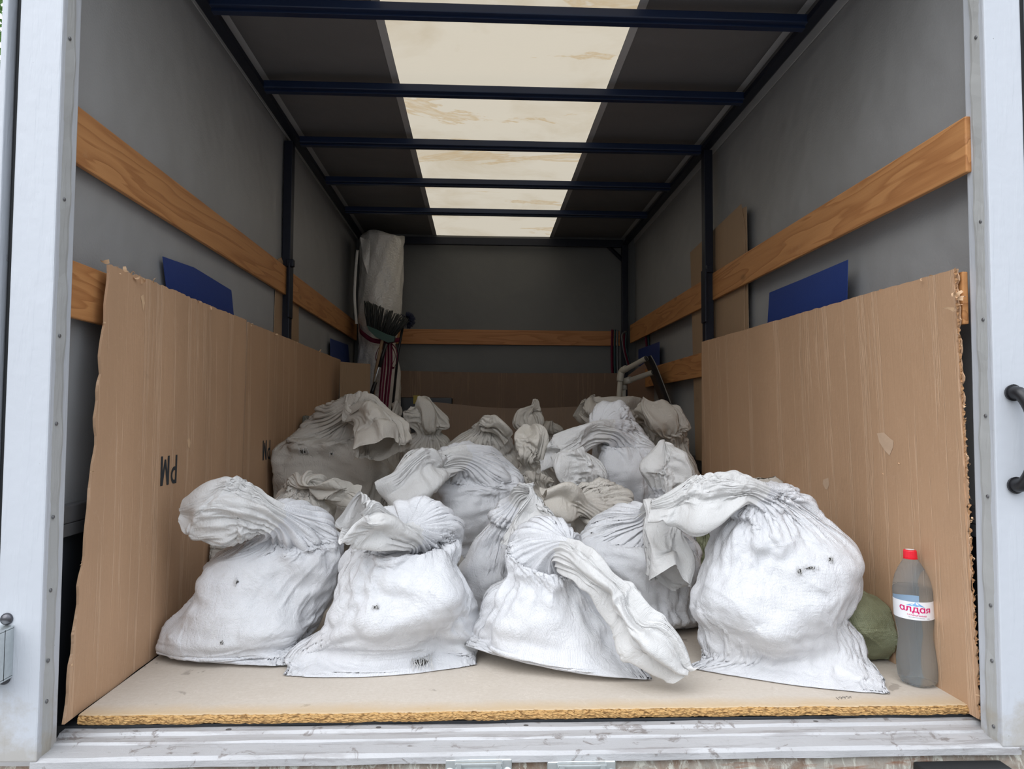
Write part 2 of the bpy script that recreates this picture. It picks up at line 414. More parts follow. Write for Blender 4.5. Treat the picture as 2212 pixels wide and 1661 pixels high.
bm = bmesh.new(); v = [bm.verts.new(tuple(q)) for q in (at(1315, 522, yb), at(1345, 522, yb), at(1345, 552, yb))]; bm.faces.new(v)
q = at_post(-0.99, -0.95, yb, 'corner_post', 'dark steel corner post at the back left behind the wrapped roll')
bm.free()

# wooden slats ----------------------------------------------------------
def plank(x_face, outward, y0, y1, zb, zt, label, mat=M_WOODL, th=0.014, rot=0.0, dz=0.0):
    lo = (min(x_face, x_face+outward*th), y0, zb); hi = (max(x_face, x_face+outward*th), y1, zt)
    bm = bmesh.new(); add_box(bm, lo, hi, 0.003)
    for v in bm.verts:
        k = (v.co.y-y0)/(y1-y0); v.co.z += dz*(1-k)
    o = bm_obj('wooden_slat', bm, mat); tag(o, label, 'plank'); return o
ZT, ZBm = 1.3834, 1.2504
plank(-1.0, -1, -0.045, 1.775, ZBm, ZT, 'orange pine slat along the left wall, upper one nearest the opening')
plank(-1.0, -1, 1.83, 3.70, ZBm-0.01, ZT-0.005, 'darker pine slat on the left wall behind the side post')
plank(-1.0, -1, -0.045, 1.0, 0.893, 1.024, 'pine slat low on the left wall, mostly behind the cardboard')
plank(1.065, 1, -0.068, 1.775, ZBm, ZT, 'orange pine slat along the right wall, upper one nearest the opening')
plank(1.065, 1, 1.83, 3.70, ZBm-0.01, ZT-0.005, 'darker pine slat on the right wall behind the side post, straps over it')
plank(1.065, 1, -0.045, 1.0, 0.895, 1.02, 'pine slat end showing low on the right beside the cardboard edge')
plank(1.065, 1, 1.86, 3.4, 0.885, 1.01, 'lower pine slat at the back right above the black bent sheet')
zt = at(1100, 713, YB-0.03)[2]; zb = at(1100, 745, YB-0.03)[2]
o = box('wooden_slat', (-0.97, YB-0.034, zb), (1.0, YB-0.01, zt), M_WOODX, None, 0.003); tag(o, 'pine slat crossing the back wall', 'plank')

# dark lower side boards with a top rail
for nm, x0, x1 in (('trim_3', WL+0.001, WL+0.012), ('trim_4', WR-0.012, WR-0.001)):
    tag(box(nm, (x0, -0.05, -0.025), (x1, YB-0.02, 0.42), M_DARKPANEL), kind='structure')
for nm, x0, x1 in (('trim_5', WL+0.001, WL+0.03), ('trim_6', WR-0.03, WR-0.001)):
    bm = bmesh.new(); add_box(bm, (x0, -0.06, 0.425), (x1, YB-0.02, 0.465), 0.003); add_box(bm, (x0+0.004*(x0 < 0), -0.055, 0.395), (x1-0.004*(x0 > 0), YB-0.02, 0.424), 0.002)
    tag(bm_obj(nm, bm, M_RIVET), kind='structure')

# portal (rear door frame) ----------------------------------------------
def portal(nm, xin, xout, sgn):
    root = empty(nm, ((xin+xout)/2, -0.1, -0.05)); tag(root, kind='structure')
    bm = bmesh.new(); lo, hi = min(xin, xout), max(xin, xout)
    add_box(bm, (lo, -0.12, -0.045), (hi, -0.05, 2.2), 0.004)
    bm_obj('frame_face', bm, M_PAINT, root)
    # inner return flange with a slightly wavy edge
    vs = []; fs = []; n = 90
    for i in range(n+1):
        z = -0.045+2.25*i/n; wv = 0.0015*math.sin(z*23)+0.001*math.sin(z*61+1)
        xe = xin - sgn*(0.005+wv)
        for (x, y) in ((xin+sgn*0.002, -0.113), (xe, -0.084+wv), (xe, -0.078), (xin+sgn*0.002, -0.078)):
            vs.append((x, y, z))
    for i in range(n):
        for j in range(4):
            a = i*4+j; b = i*4+(j+1) % 4; fs.append((a, b, b+4, a+4))
    fs.append((0, 1, 2, 3)); fs.append(tuple(n*4+k for k in (3, 2, 1, 0)))
    mesh('inner_flange', vs, fs, M_PAINT2, root)
    for y_ in ((82, 430, 725, 915, 1117, 1275, 1427, 1515, ) if sgn < 0 else (80, 478, 690, 898, 1072, 1308, 1428, 1570)):
        z = at(120 if sgn < 0 else 2105, y_, -0.098)[2]
        bm = bmesh.new(); bmesh.ops.create_uvsphere(bm, u_segments=12, v_segments=8, radius=0.0042)
        fx = xin-sgn*0.0035
        for v in bm.verts: v.co = Vector((fx+v.co.x*0.5, -0.097+v.co.y, z+v.co.z))
        bm_obj('rivet', bm, M_RIVET, root, True)
    return root
pl = portal('trim_7', -0.976, -1.066, -1)
pr = portal('trim_8', 1.078, 1.165, 1)
# header of the door frame above the picture keeps sky light out of the roof edge
tag(box('trim_9', (-1.066, -0.12, 2.16), (1.165, -0.05, 2.24), M_PAINT, None, 0.004), kind='structure')
# door seals and the open doors folded back
for nm, x0, x1 in (('trim_10', -1.083, -1.067), ('trim_11', 1.166, 1.186)):
    tag(box(nm, (x0, -0.105, -0.04), (x1, -0.06, 2.2), M_RUBBER, None, 0.004), kind='structure')
e = empty('door_1', (-1.1, -0.1, 0)); tag(e, kind='structure')
box('door_edge', (-1.098, -0.13, -0.03), (-1.085, 0.9, 2.2), M_PAINT, e, 0.003)
e = empty('door_2', (1.2, -0.1, 0)); tag(e, kind='structure')
box('door_edge', (1.188, -0.13, -0.03), (1.20, 0.9, 2.2), M_PAINT, e, 0.003)

# sill and bumper
bm = bmesh.new()
prof = [(0.004, -0.030), (-0.018, -0.030), (-0.024, -0.036), (-0.040, -0.037), (-0.044, -0.033), (-0.060, -0.033), (-0.064, -0.037), (-0.112, -0.040), (-0.120, -0.046), (-0.120, -0.060), (0.004, -0.060)]
n = 120; rows = []
for i in range(n+1):
    x = -1.0+2.13*i/n if False else -0.99+(2.11)*i/n
    rows.append([bm.verts.new((x, y + 0.0008*math.sin(31*x+j), z + 0.0006*math.sin(17*x+2*j))) for j, (y, z) in enumerate(prof)])
for a, b in zip(rows[:-1], rows[1:]):
    for j in range(len(prof)): k = (j+1) % len(prof); bm.faces.new((a[j], a[k], b[k], b[j]))
bm.faces.new(rows[0]); bm.faces.new(rows[-1])
e = empty('door_sill', (0, -0.06, -0.06)); tag(e, 'scuffed white metal sill along the bottom of the truck opening', 'sill')
bm_obj('threshold_profile', bm, M_SILL, e)
for px_ in (508, 822, 1135, 1450, 1762):
    c = atz(px_, 1558, -0.030)
    bm = bmesh.new(); bmesh.ops.create_uvsphere(bm, u_segments=14, v_segments=8, radius=0.007)
    for v in bm.verts: v.co = Vector((c[0]+v.co.x, -0.010+v.co.y*0.8, -0.0305+v.co.z*0.22))
    bm_obj('screw', bm, M_RIVET, e, True)
bm = bmesh.new()
vs = []; fs = []
nx, nz = 200, 14
for i in range(nx+1):
    for j in range(nz+1):
        x = -1.085+2.29*i/nx; z = -0.060-0.30*j/nz
        edge = min(1, (x+1.085)/0.03, (1.205-x)/0.03)
        y = -0.112+0.02*(1-math.sqrt(max(0, 1-(1-edge)**2))) + 0.0012*math.sin(40*x+3*z*30)
        if j == 0: y += 0.01
        vs.append((x, y, z))
for i in range(nx):
    for j in range(nz):
        k = i*(nz+1)+j; fs.append((k, k+1, k+nz+2, k+nz+1))
k0 = len(vs)
vs += [(-1.085, 0.02, -0.06), (1.205, 0.02, -0.06), (-1.085, 0.02, -0.36), (1.205, 0.02, -0.36)]
fs += [(0, nx*(nz+1), k0+1, k0), (nz, k0+2, k0+3, nx*(nz+1)+nz)]
tag(mesh('rear_bumper', vs, fs, M_RUST, None, True), 'rusty peeling steel bumper face below the door sill', 'bumper')
def keeper(cx0, cx1, cy, label):
    a = at(cx0, cy, -0.12); b = at(cx1, cy, -0.12); cx = (a[0]+b[0])/2; hw = (b[0]-a[0])/2; zt = a[2]
    e = empty('door_latch_keeper', (cx, -0.12, zt-0.05)); tag(e, label, 'latch')
    bm = bmesh.new()
    add_box(bm, (cx-hw, -0.122, zt-0.075), (cx+hw, -0.108, zt), 0.004, 3)
    bm_obj('back_plate', bm, M_CHROME, e)
    box('lower_lip', (cx-hw*0.42, -0.140, zt-0.060), (cx+hw*0.42, -0.120, zt-0.028), M_CHROME, e, 0.003)
    box('top_rib', (cx-hw*0.72, -0.134, zt-0.010), (cx+hw*0.72, -0.118, zt-0.001), M_CHROME, e, 0.003)
    for s in (-1, 1):
        bm = bmesh.new(); add_hex(bm, [(cx+s*hw*0.52, -0.120, zt-0.07), (cx+s*hw*0.66, -0.120, zt-0.07), (cx+s*hw*0.60, -0.142, zt-0.07), (cx+s*hw*0.48, -0.142, zt-0.07),
                                      (cx+s*hw*0.60, -0.120, zt-0.002), (cx+s*hw*0.74, -0.120, zt-0.002), (cx+s*hw*0.66, -0.138, zt-0.002), (cx+s*hw*0.52, -0.138, zt-0.002)])
        bm_obj('cheek', bm, M_CHROME, e)
        bm = bmesh.new(); bmesh.ops.create_uvsphere(bm, u_segments=16, v_segments=10, radius=0.012)
        for v in bm.verts: v.co = Vector((cx+s*hw*0.86+v.co.x, -0.122+v.co.y*0.4, zt-0.028+v.co.z))
        bm_obj('bolt', bm, M_CHROME, e, True)
keeper(962, 1106, 1641, 'bright metal latch keeper on the bumper, the left of the two')
keeper(1182, 1330, 1645, 'bright metal latch keeper on the bumper, the right of the two')
a = at(1982, 1652, -0.13); b = at(2172, 1652, -0.13)
tag(box('rubber_buffer', (a[0], -0.155, a[2]-0.09), (b[0], -0.112, a[2]), M_RUBBER, None, 0.006, 3), 'black rubber buffer block on the bumper at bottom right', 'buffer')

# grab handle on the right frame
c1 = at(2186, 860, -0.12); c2 = at(2190, 1036, -0.12)
e = empty('grab_handle', (c1[0], -0.12, c2[2])); tag(e, 'black plastic grab handle on the right door frame', 'handle')
hx = (c1[0]+c2[0])/2
pts = spline([(hx, -0.120, c1[2]+0.012), (hx+0.002, -0.140, c1[2]+0.010), (hx+0.010, -0.158, c1[2]-0.022), (hx+0.012, -0.160, (c1[2]+c2[2])/2), (hx+0.010, -0.158, c2[2]+0.022), (hx+0.002, -0.140, c2[2]-0.010), (hx, -0.120, c2[2]-0.012)], 40)
rr = [0.017-0.0055*math.sin(math.pi*i/39)**0.6 for i in range(40)]
tube('grip', pts, rr, M_BLACK, e, 20)
for c in (c1, c2):
    bm = bmesh.new(); bmesh.ops.create_cone(bm, cap_ends=True, segments=20, radius1=0.019, radius2=0.017, depth=0.008)
    for v in bm.verts: v.co = Vector((hx+v.co.x, -0.123+v.co.z, c[2]+(0.012 if c is c1 else -0.012)+v.co.y))
    bm_obj('mounting_foot', bm, M_BLACK, e)
# door hinge catch bottom left
e = empty('door_catch', (-1.06, -0.12, 0.15)); tag(e, 'metal door catch with bolts at the foot of the left frame', 'catch')
zc = at(10, 1410, -0.13)[2]; xc = at(22, 1410, -0.13)[0]
bm = bmesh.new(); add_box(bm, (xc-0.06, -0.150, zc-0.052), (xc, -0.146+0.0, zc+0.052), 0.001)
for s in (-1, 1): add_box(bm, (xc-0.06, -0.172, zc+s*0.050-0.003), (xc, -0.120, zc+s*0.050+0.003), 0.001)
add_box(bm, (xc-0.003, -0.172, zc-0.05), (xc, -0.12, zc+0.05), 0.001)
bm_obj('bracket', bm, M_CHROME, e)
for dz in (0.03, -0.022):
    bm = bmesh.new(); bmesh.ops.create_cone(bm, cap_ends=True, segments=6, radius1=0.012, radius2=0.012, depth=0.014)
    for v in bm.verts: v.co = Vector((xc-0.017+v.co.x, -0.156+v.co.z, zc+dz+v.co.y))
    bm_obj('nut', bm, M_CHROME, e)
for y_ in (1338, 1467):
    c = at(12 if y_ < 1400 else 6, y_, -0.125)
    bm = bmesh.new(); bmesh.ops.create_uvsphere(bm, u_segments=20, v_segments=12, radius=0.0125)
    for v in bm.verts: v.co = Vector((c[0]+v.co.x, -0.121+v.co.y*0.8, c[2]+v.co.z))
    bm_obj('domed_bolt', bm, plain('dark_bolt', (0.10, 0.10, 0.11), 0.25, 0.8), e, True)

def text_mesh(name, body, size, mat, matrix, parent, extrude=0.0002, offset=0.0, shear=0.0, bend=None, align='LEFT'):
    cu = bpy.data.curves.new(name, 'FONT'); cu.body = body; cu.size = size; cu.extrude = extrude; cu.offset = offset; cu.shear = shear; cu.align_x = align
    o = bpy.data.objects.new(name, cu); C.objects.link(o); bpy.context.view_layer.update()
    me = bpy.data.meshes.new_from_object(o.evaluated_get(bpy.context.evaluated_depsgraph_get()))
    bpy.data.objects.remove(o); bpy.data.curves.remove(cu)
    if bend: 
        for v in me.vertices: v.co = Vector(bend(v.co))
    me.transform(matrix); me.name = name
    o = link(name, me, mat); child(o, parent); return o
# ------------------------------------------------------------------ board on the floor
def particle_board():
    e = empty('particle_board', (0.06, 0.4, -0.02)); tag(e, 'grey beige particle board laid on the truck floor, rough front edge', 'board')
    x0, x1 = -0.962, 1.087
    nx = 420; r2 = np.random.default_rng(5)
    def edge(i):
        x = x0+(x1-x0)*i/nx
        return 0.003*math.sin(4*x)+0.0015*math.sin(37*x)
    chip = r2.normal(0, 0.0011, nx+1); chip = np.convolve(chip, [0.25, 0.5, 0.25], 'same')*1.6
    bite = np.zeros(nx+1)
    for c, a_, w_ in ((175, 0.004, 3), (262, 0.005, 2.5), (290, 0.003, 4), (60, 0.003, 4), (350, 0.003, 3)):
        bite += a_*np.exp(-((np.arange(nx+1)-c)/w_)**2)
    # top
    vs = []; fs = []; rows = [0.0, 0.004, 0.012, 0.03, 0.1, 0.5, 1.0, 2.0, 3.6]
    for i in range(nx+1):
        for j, y in enumerate(rows):
            x = x0+(x1-0.034*y-x0)*i/nx
            yy = y+edge(i)+(abs(chip[i])*2 if j == 0 else 0)
            zz = 0.0-(0.0015 if j == 0 else 0) - (abs(chip[i])*0.6 if j == 1 else 0)
            vs.append((x, yy, zz))
    m = len(rows)
    for i in range(nx):
        for j in range(m-1):
            k = i*m+j; fs.append((k, k+m, k+m+1, k+1))
    mesh('board_top', vs, fs, M_BOARD, e)
    vs = []; fs = []; L = 9
    for i in range(nx+1):
        x = x0+(x1-x0)*i/nx
        for j in range(L):
            t = j/(L-1); z = -0.0015-0.0205*t
            if j == L-1: z += bite[i]+abs(chip[i])
            y = edge(i)+abs(chip[i])*2*(1-t) + (r2.normal(0, 0.0012)-0.003*math.sin(math.pi*t) if 0 < j < L-1 else 0)
            vs.append((x, y, z))
        vs.append((x, 0.05, -0.0215)); 
    m = L+1
    for i in range(nx):
        for j in range(m-1):
            k = i*m+j; fs.append((k, k+1, k+m+1, k+m))
    mesh('chipped_front_edge', vs, fs, M_CHIP, e)
    vs = [(x0, 0.02, 0), (x0, 3.6, 0), (x0, 3.6, -.02), (x0, .02, -.02), (x1, 0.02, 0), (x1-.12, 3.6, 0), (x1-.12, 3.6, -.02), (x1, .02, -.02)]
    mesh('board_side', vs, [(0, 1, 2, 3), (4, 5, 6, 7), (3, 2, 6, 7)], M_CHIP, e)
    # pencilled note
    c = atz(1808, 1512)
    text_mesh('pencil_note', '1995г', 0.02, plain('pencil', (0.10, 0.09, 0.08), 0.7), Matrix.Translation((c[0], c[1], 0.0004)) @ Matrix.Rotation(0.25, 4, 'Z'), e, 0.0001, -0.0002, 0.3)
particle_board()

# ------------------------------------------------------------------ cardboard
def card_sheet(name, corner, mat, th=0.006, n=70, m=40, jag_top=0.006, jag_near=0.004, seed=1, bow=0.0, parent=None, folds=(), nsign=1):
    """corner: near-bottom, near-top, far-top, far-bottom (3D). folds: list of (s, depth)"""
    r = np.random.default_rng(seed); NB, NTp, FT, FB = [np.array(c, float) for c in corner]
    jt = np.convolve(r.normal(0, 1, n+1), np.ones(2)/2, 'same')*jag_top; jn = np.convolve(r.normal(0, 1, m+1), np.ones(2)/2, 'same')*jag_near
    vs = []; fs = []
    for side in (0, 1):
        for i in range(n+1):
            s = i/n
            for j in range(m+1):
                t = j/m
                p = (NB*(1-s)+FB*s)*(1-t)+(NTp*(1-s)+FT*s)*t
                p = p+np.array([0, jn[j]*max(0, 1-s*12), 0])
                if t > 0.97: p = p+np.array([0, 0, -abs(jt[i])])
                off = bow*math.sin(math.pi*t)*(1-s*0.5) + 0.002*math.sin(9*s+5*t)+0.0012*math.sin(31*s+2)
                for (fs_, fd) in folds: off += fd*math.exp(-((s-fs_)/0.006)**2)
                edge = 1.0
                p[0] += nsign*(off) + (0 if side == 0 else -nsign*th)
                vs.append(tuple(p))
    K = (n+1)*(m+1)
    for i in range(n):
        for j in range(m):
            k = i*(m+1)+j; fs.append((k, k+1, k+m+2, k+m+1)); fs.append((K+k, K+k+m+1, K+k+m+2, K+k+1))
    for i in range(n):
        k = i*(m+1)+m; fs.append((k, k+m+1, K+k+m+1, K+k)); k = i*(m+1); fs.append((k, K+k, K+k+m+1, k+m+1))
    for j in range(m):
        k = j; fs.append((k, k+1, K+k+1, K+k)); k = n*(m+1)+j; fs.append((k, K+k, K+k+1, k+1))
    o = mesh(name, vs, fs, mat, parent)
    return o
def scrap(parent, pos, size, seed, mat=M_TEAR):
    """curled shred of torn paper"""
    r = np.random.default_rng(seed); pos = np.array(pos); n = 7
    d = r.normal(0, 1, 3); d[0] *= 0.5; d /= np.linalg.norm(d); w_ = np.cross(d, r.normal(0, 1, 3)); w_ /= np.linalg.norm(w_); c = np.cross(d, w_)
    vs = []; fs = []; curl = r.uniform(1.5, 4)
    for i in range(n):
        t = i/(n-1); a = curl*t
        q = pos+size*(d*math.sin(a)/curl*1.5+c*(1-math.cos(a))/curl*1.5); ww = size*0.35*(1-0.8*t)*r.uniform(0.6, 1.2)
        vs += [q-w_*ww, q+w_*ww]
    for i in range(n-1): fs.append((2*i, 2*i+1, 2*i+3, 2*i+2))
    return mesh('torn_shred', vs, fs, mat, parent, True)
# left sheets
nb = (-0.972, -0.035, -0.005); ntp = atx(236, 568, -0.970); ft = atx(531, 690, -0.968)
L1 = empty('cardboard_sheet', nb); tag(L1, 'tall brown cardboard sheet lining the left wall, nearest the opening, ragged edge', 'cardboard')
card_sheet('sheet', (nb, ntp, ft, (-0.966, 1.06, 0.003)), M_CARD, 0.006, 80, 50, 0.0035, 0.005, 3, 0.006, L1)
for i in range(5):
    f = i/4.0; scrap(L1, np.array(ntp)+np.array([0.0, f*0.16, 0.004-0.02*f]), 0.020, 40+i)
for i, px_ in enumerate((285, 332, 430, 455, 520)):
    scrap(L1, atx(px_, 568+(px_-236)*0.414+3, -0.968), 0.012, 60+i)
for i, t_ in enumerate((0.12, 0.33, 0.52, 0.66, 0.86)):
    scrap(L1, np.array(nb)*(1-t_)+np.array(ntp)*t_+np.array([0.004, 0.0, 0]), 0.008, 80+i)
L2 = empty('cardboard_sheet', (-0.968, 1.08, 0)); tag(L2, 'brown cardboard sheet on the left wall behind the first one, past the fold line', 'cardboard')
card_sheet('sheet', ((-0.986, 1.095, 0.003), atx(537, 695, -0.985), atx(735, 777, -0.976), (-0.974, 2.75, 0.003)), M_CARD, 0.006, 70, 40, 0.0025, 0.002, 4, 0.004, L2)
for i, px_ in enumerate((545, 600, 640, 690)): scrap(L2, atx(px_, 692+(px_-531)*0.414+2, -0.965), 0.014, 100+i)
a = at(735, 781, 2.72); b = at(800, 786, 2.90)
L3 = empty('cardboard_sheet', (a[0], a[1], 0)); tag(L3, 'small dark brown cardboard panel at the far end of the left sheets', 'cardboard')
def slab(name, pts, th, mat, parent=None, d=(0, 1, 0)):
    """polygon with thickness along d"""
    bm = bmesh.new(); d = np.array(d, float)*th
    f = [bm.verts.new(tuple(p)) for p in pts]; k = [bm.verts.new(tuple(np.array(p)+d)) for p in pts]
    bm.faces.new(f); bm.faces.new(k[::-1])
    for i in range(len(f)): j = (i+1) % len(f); bm.faces.new((f[i], k[i], k[j], f[j]))
    return bm_obj(name, bm, mat, parent)
slab('panel', [(a[0], a[1], 0.003), (b[0], b[1], 0.003), b, (b+a)/2+np.array([0, 0, -0.002]), a], 0.006, M_CARDP, L3)
# right sheets (two layers, the near edge frayed)
nb = np.array((1.0865, -0.030, -0.020)); ntp = at(2058, 580, -0.035); ft = atx(1517, 738, 1.012); fb = np.array((1.030, 1.86, 0.003))
R1 = empty('cardboard_sheet', nb); tag(R1, 'large light brown cardboard sheet lining the right wall behind the bottle', 'cardboard')
card_sheet('sheet', (nb, ntp, ft, fb), M_CARD, 0.005, 110, 60, 0.0016, 0.002, 8, 0.0, R1, nsign=-1)
off = np.array([0.006, -0.006, 0])
card_sheet('rear_layer', (nb+off*np.array([.1, 1, 1]), ntp+off, ft+off, fb+np.array([0.006, 0, 0])), M_CARD, 0.003, 60, 110, 0.004, 0.005, 9, 0.0, R1, nsign=-1)
# fluting seen on the frayed near edge
vs = []; fs = []; n = 260; r3 = np.random.default_rng(3)
for i in range(n+1):
    t = i/n; p = nb*(1-t)+ntp*t; k = 0.0025*math.sin(i*1.3)+r3.normal(0, 0.0012)
    vs += [tuple(p+np.array([0.001, -0.004+r3.normal(0, .0012), 0])), tuple(p+np.array([0.004+k, -0.007+r3.normal(0, .002), 0]))]
for i in range(n): fs.append((2*i, 2*i+1, 2*i+3, 2*i+2))
mesh('frayed_fluting', vs, fs, M_FLUTE, R1)
for i in range(26):
    t = r3.uniform(0.03, 1.0); scrap(R1, nb*(1-t)+ntp*t+np.array([0.004, -0.010, 0]), r3.uniform(0.004, 0.010), 200+i)
for i in range(6): scrap(R1, at(2066+r3.uniform(-6, 8), 640+r3.uniform(-25, 35), -0.06), 0.018, 240+i)
for i, px_ in enumerate((2015, 1990, 1835, 1745, 1900)): scrap(R1, atx(px_, 578+(2070-px_)*0.292+2, 1.04), 0.010, 260+i)
for i, (px_, py_) in enumerate(((1786, 1040), (1915, 1010), (1912, 1025), (1945, 1000), (1842, 855))): scrap(R1, atx(px_, py_, 1.052+(py_-600)*2.5e-5), 0.008, 270+i)

# printed letters, upside down
M_INK = plain('black_print', (0.035, 0.04, 0.045), 0.7, 0, 0.2, 20, 0.3)
def main_sheet(e):
    return max((c for c in e.children if c.type == 'MESH'), key=lambda c: len(c.data.vertices)) if e is not R1 else [c for c in e.children if c.name.startswith('sheet')][0]
def wall_text(body, px, py, X, h, wscale, parent, name='printed_letters'):
    """px,py: picture point of the text block's far top corner; text is turned upside down on the left wall"""
    p = atx(px, py, X)
    sheet = main_sheet(parent)
    m = Matrix(((0, 0, 1, p[0]), (-wscale, 0, 0, p[1]), (0, -1, 0, p[2]), (0, 0, 0, 1)))
    bm = bmesh.new()
    def quad(*q): bm.faces.new([bm.verts.new(m @ Vector((x*h, y*h, 0))) for x, y in q])
    st = 0.13
    quad((0, 0), (st, 0), (st, 1), (0, 1))                                   # P
    k = 10; arc = [(0.22+0.26*math.sin(math.pi*i/k), 0.70+0.30*math.cos(math.pi*i/k)) for i in range(k+1)]; arn = [(0.22+0.14*math.sin(math.pi*i/k), 0.70+0.17*math.cos(math.pi*i/k)) for i in range(k+1)]
    for i in range(k): quad(arc[i], arc[i+1], arn[i+1], arn[i])
    quad((st, 1), (0.22, 1), (0.22, 0.87), (st, 0.87)); quad((st, 0.53), (0.22, 0.53), (0.22, 0.40), (st, 0.40))
    x0 = 0.62
    quad((x0, 0), (x0+st, 0), (x0+st, 1), (x0, 1)); quad((x0+0.47, 0), (x0+0.47+st, 0), (x0+0.47+st, 1), (x0+0.47, 1))
    quad((x0+0.02, 1), (x0+st+0.03, 1), (x0+0.35, 0.12), (x0+0.25, 0.12)); quad((x0+0.44, 1), (x0+0.58, 1), (x0+0.35, 0.12), (x0+0.25, 0.12))
    bmesh.ops.triangulate(bm, faces=bm.faces); bmesh.ops.subdivide_edges(bm, edges=[e_ for e_ in bm.edges if e_.calc_length() > 0.02], cuts=3)
    me = bpy.data.meshes.new(name); bm.to_mesh(me); bm.free(); o = link(name, me, M_INK); child(o, parent)
    from mathutils.bvhtree import BVHTree
    bm = bmesh.new(); bm.from_mesh(o.data); bmesh.ops.triangulate(bm, faces=bm.faces)
    bv = BVHTree.FromPolygons([v.co.copy() for v in sheet.data.vertices], [tuple(q.vertices) for q in sheet.data.polygons])
    for v in bm.verts:
        hh = bv.ray_cast(Vector((0, v.co.y, v.co.z)), Vector((-1, 0, 0)))
        if hh[0] is not None: v.co.x = hh[0].x+0.0012
    bm.to_mesh(o.data); bm.free(); return o
wall_text('PM', 385, 982, -0.9605, 0.083, 1.02, L1)
wall_text('PM', 588, 950, -0.972, 0.083, 1.02, L2)
def wear_mark(sheet, pts, sgn, mat, nm, parent):
    """flat patch of scuffed paper lying on a side sheet"""
    from mathutils.bvhtree import BVHTree
    bv = BVHTree.FromPolygons([v.co.copy() for v in sheet.data.vertices], [tuple(q.vertices) for q in sheet.data.polygons])
    bm = bmesh.new(); vs = []
    for (x, y) in pts:
        d = Vector(ray(x, y)).normalized(); h = bv.ray_cast(Vector(CAM), d)
        if h[0] is None: bm.free(); return
        vs.append(bm.verts.new(h[0]))
    bm.faces.new(vs); bmesh.ops.triangulate(bm, faces=bm.faces)
    bmesh.ops.subdivide_edges(bm, edges=bm.edges[:], cuts=2)
    for v in bm.verts:
        h = bv.ray_cast(Vector((0.2, v.co.y, v.co.z)), Vector((sgn, 0, 0)))
        if h[0] is not None: v.co.x = h[0].x-sgn*0.0010
    bm_obj(nm, bm, mat, parent)
M_SCUFF = plain('scuffed_paper', (0.56, 0.40, 0.28), 0.6, 0, 0.3, 40, 0.15); M_SMUDGE = plain('dark_smudge', (0.20, 0.12, 0.08), 0.7, 0, 0.2, 40, 0.2)
rs = main_sheet(R1); ls = main_sheet(L1)
wear_mark(rs, [(1895, 936), (1910, 934), (1925, 948), (1931, 952), (1930, 966), (1922, 984), (1911, 972), (1900, 955)], 1, M_SCUFF, 'scuff_mark', R1)
wear_mark(rs, [(1779, 1036), (1790, 1032), (1792, 1045), (1788, 1058), (1783, 1056), (1778, 1045)], 1, M_SCUFF, 'scuff_mark', R1)
wear_mark(ls, [(178, 925), (190, 912), (199, 918), (196, 935), (184, 945), (177, 940)], -1, M_SMUDGE, 'smudge', L1)
wear_mark(ls, [(198, 880), (206, 868), (209, 872), (203, 888)], -1, M_SMUDGE, 'smudge', L1)
wear_mark(ls, [(404, 950), (408, 945), (411, 955), (409, 968), (405, 966)], -1, M_TEAR, 'puncture', L1)
wear_mark(ls, [(303, 640), (309, 636), (312, 655), (308, 672), (306, 655)], -1, M_TEAR, 'puncture', L1)
# tall sheets behind the slats
E1 = empty('cardboard_sheet', (1.088, 1.6, 0)); tag(E1, 'tall cardboard sheet tucked behind the upper right slat, slanted top', 'cardboard')
slab('sheet', [(1.084, 1.40, 0.45), (1.084, 1.40, 1.15), atx(1609, 500, 1.084), atx(1600, 441, 1.084), atx(1491, 545, 1.084), (1.084, 2.12, 0.45)], 0.004, M_CARDP, E1, (1, 0, 0))
E2 = empty('cardboard_sheet', (1.093, 1.5, 0)); tag(E2, 'narrow cardboard edge showing behind the tall slanted sheet on the right', 'cardboard')
slab('sheet', [(1.089, 1.355, 0.45), atx(1612, 446, 1.089), atx(1605, 449, 1.089), (1.089, 1.9, 1.5), (1.089, 1.9, 0.45)], 0.003, M_CARDP, E2, (1, 0, 0))
E3 = empty('cardboard_strip', (-1.026, 1.8, 0)); tag(E3, 'narrow cardboard strip behind the left side post and slats', 'cardboard')
slab('sheet', [(-1.017, 1.60, 0.45), atx(595, 640, -1.017), atx(600, 560, -1.017), atx(608, 556, -1.017), atx(614, 572, -1.017), (-1.017, 2.06, 1.3), (-1.017, 2.12, 0.45)], 0.003, M_CARDP, E3, (-1, 0, 0))
# blue sheets
def bluesheet(pts, d, label):
    o = slab('blue_sheet', pts, 0.002, M_BLUE, None, d); tag(o, label, 'sheet')
bluesheet([atx(365, 660, -1.012), atx(352, 554, -1.012), atx(420, 578, -1.012), atx(500, 627, -1.012), atx(509, 720, -1.012)], (-1, 0, 0), 'dark blue sheet tucked behind the left cardboard near the opening')
bluesheet([atx(1655, 740, 1.075), atx(1662, 632, 1.075), atx(1740, 600, 1.075), atx(1831, 561, 1.075), atx(1828, 700, 1.075)], (1, 0, 0), 'bright blue sheet standing behind the right cardboard')
bluesheet([atx(714, 790, -1.01), atx(714, 731, -1.01), atx(752, 745, -1.01), atx(757, 800, -1.01)], (-1, 0, 0), 'small blue sheet at the far end of the left wall')
bluesheet([atx(1379, 790, 1.085), atx(1379, 755, 1.085), atx(1424, 738, 1.085), atx(1424, 800, 1.085)], (1, 0, 0), 'small blue sheet hung at the back right below the slat')
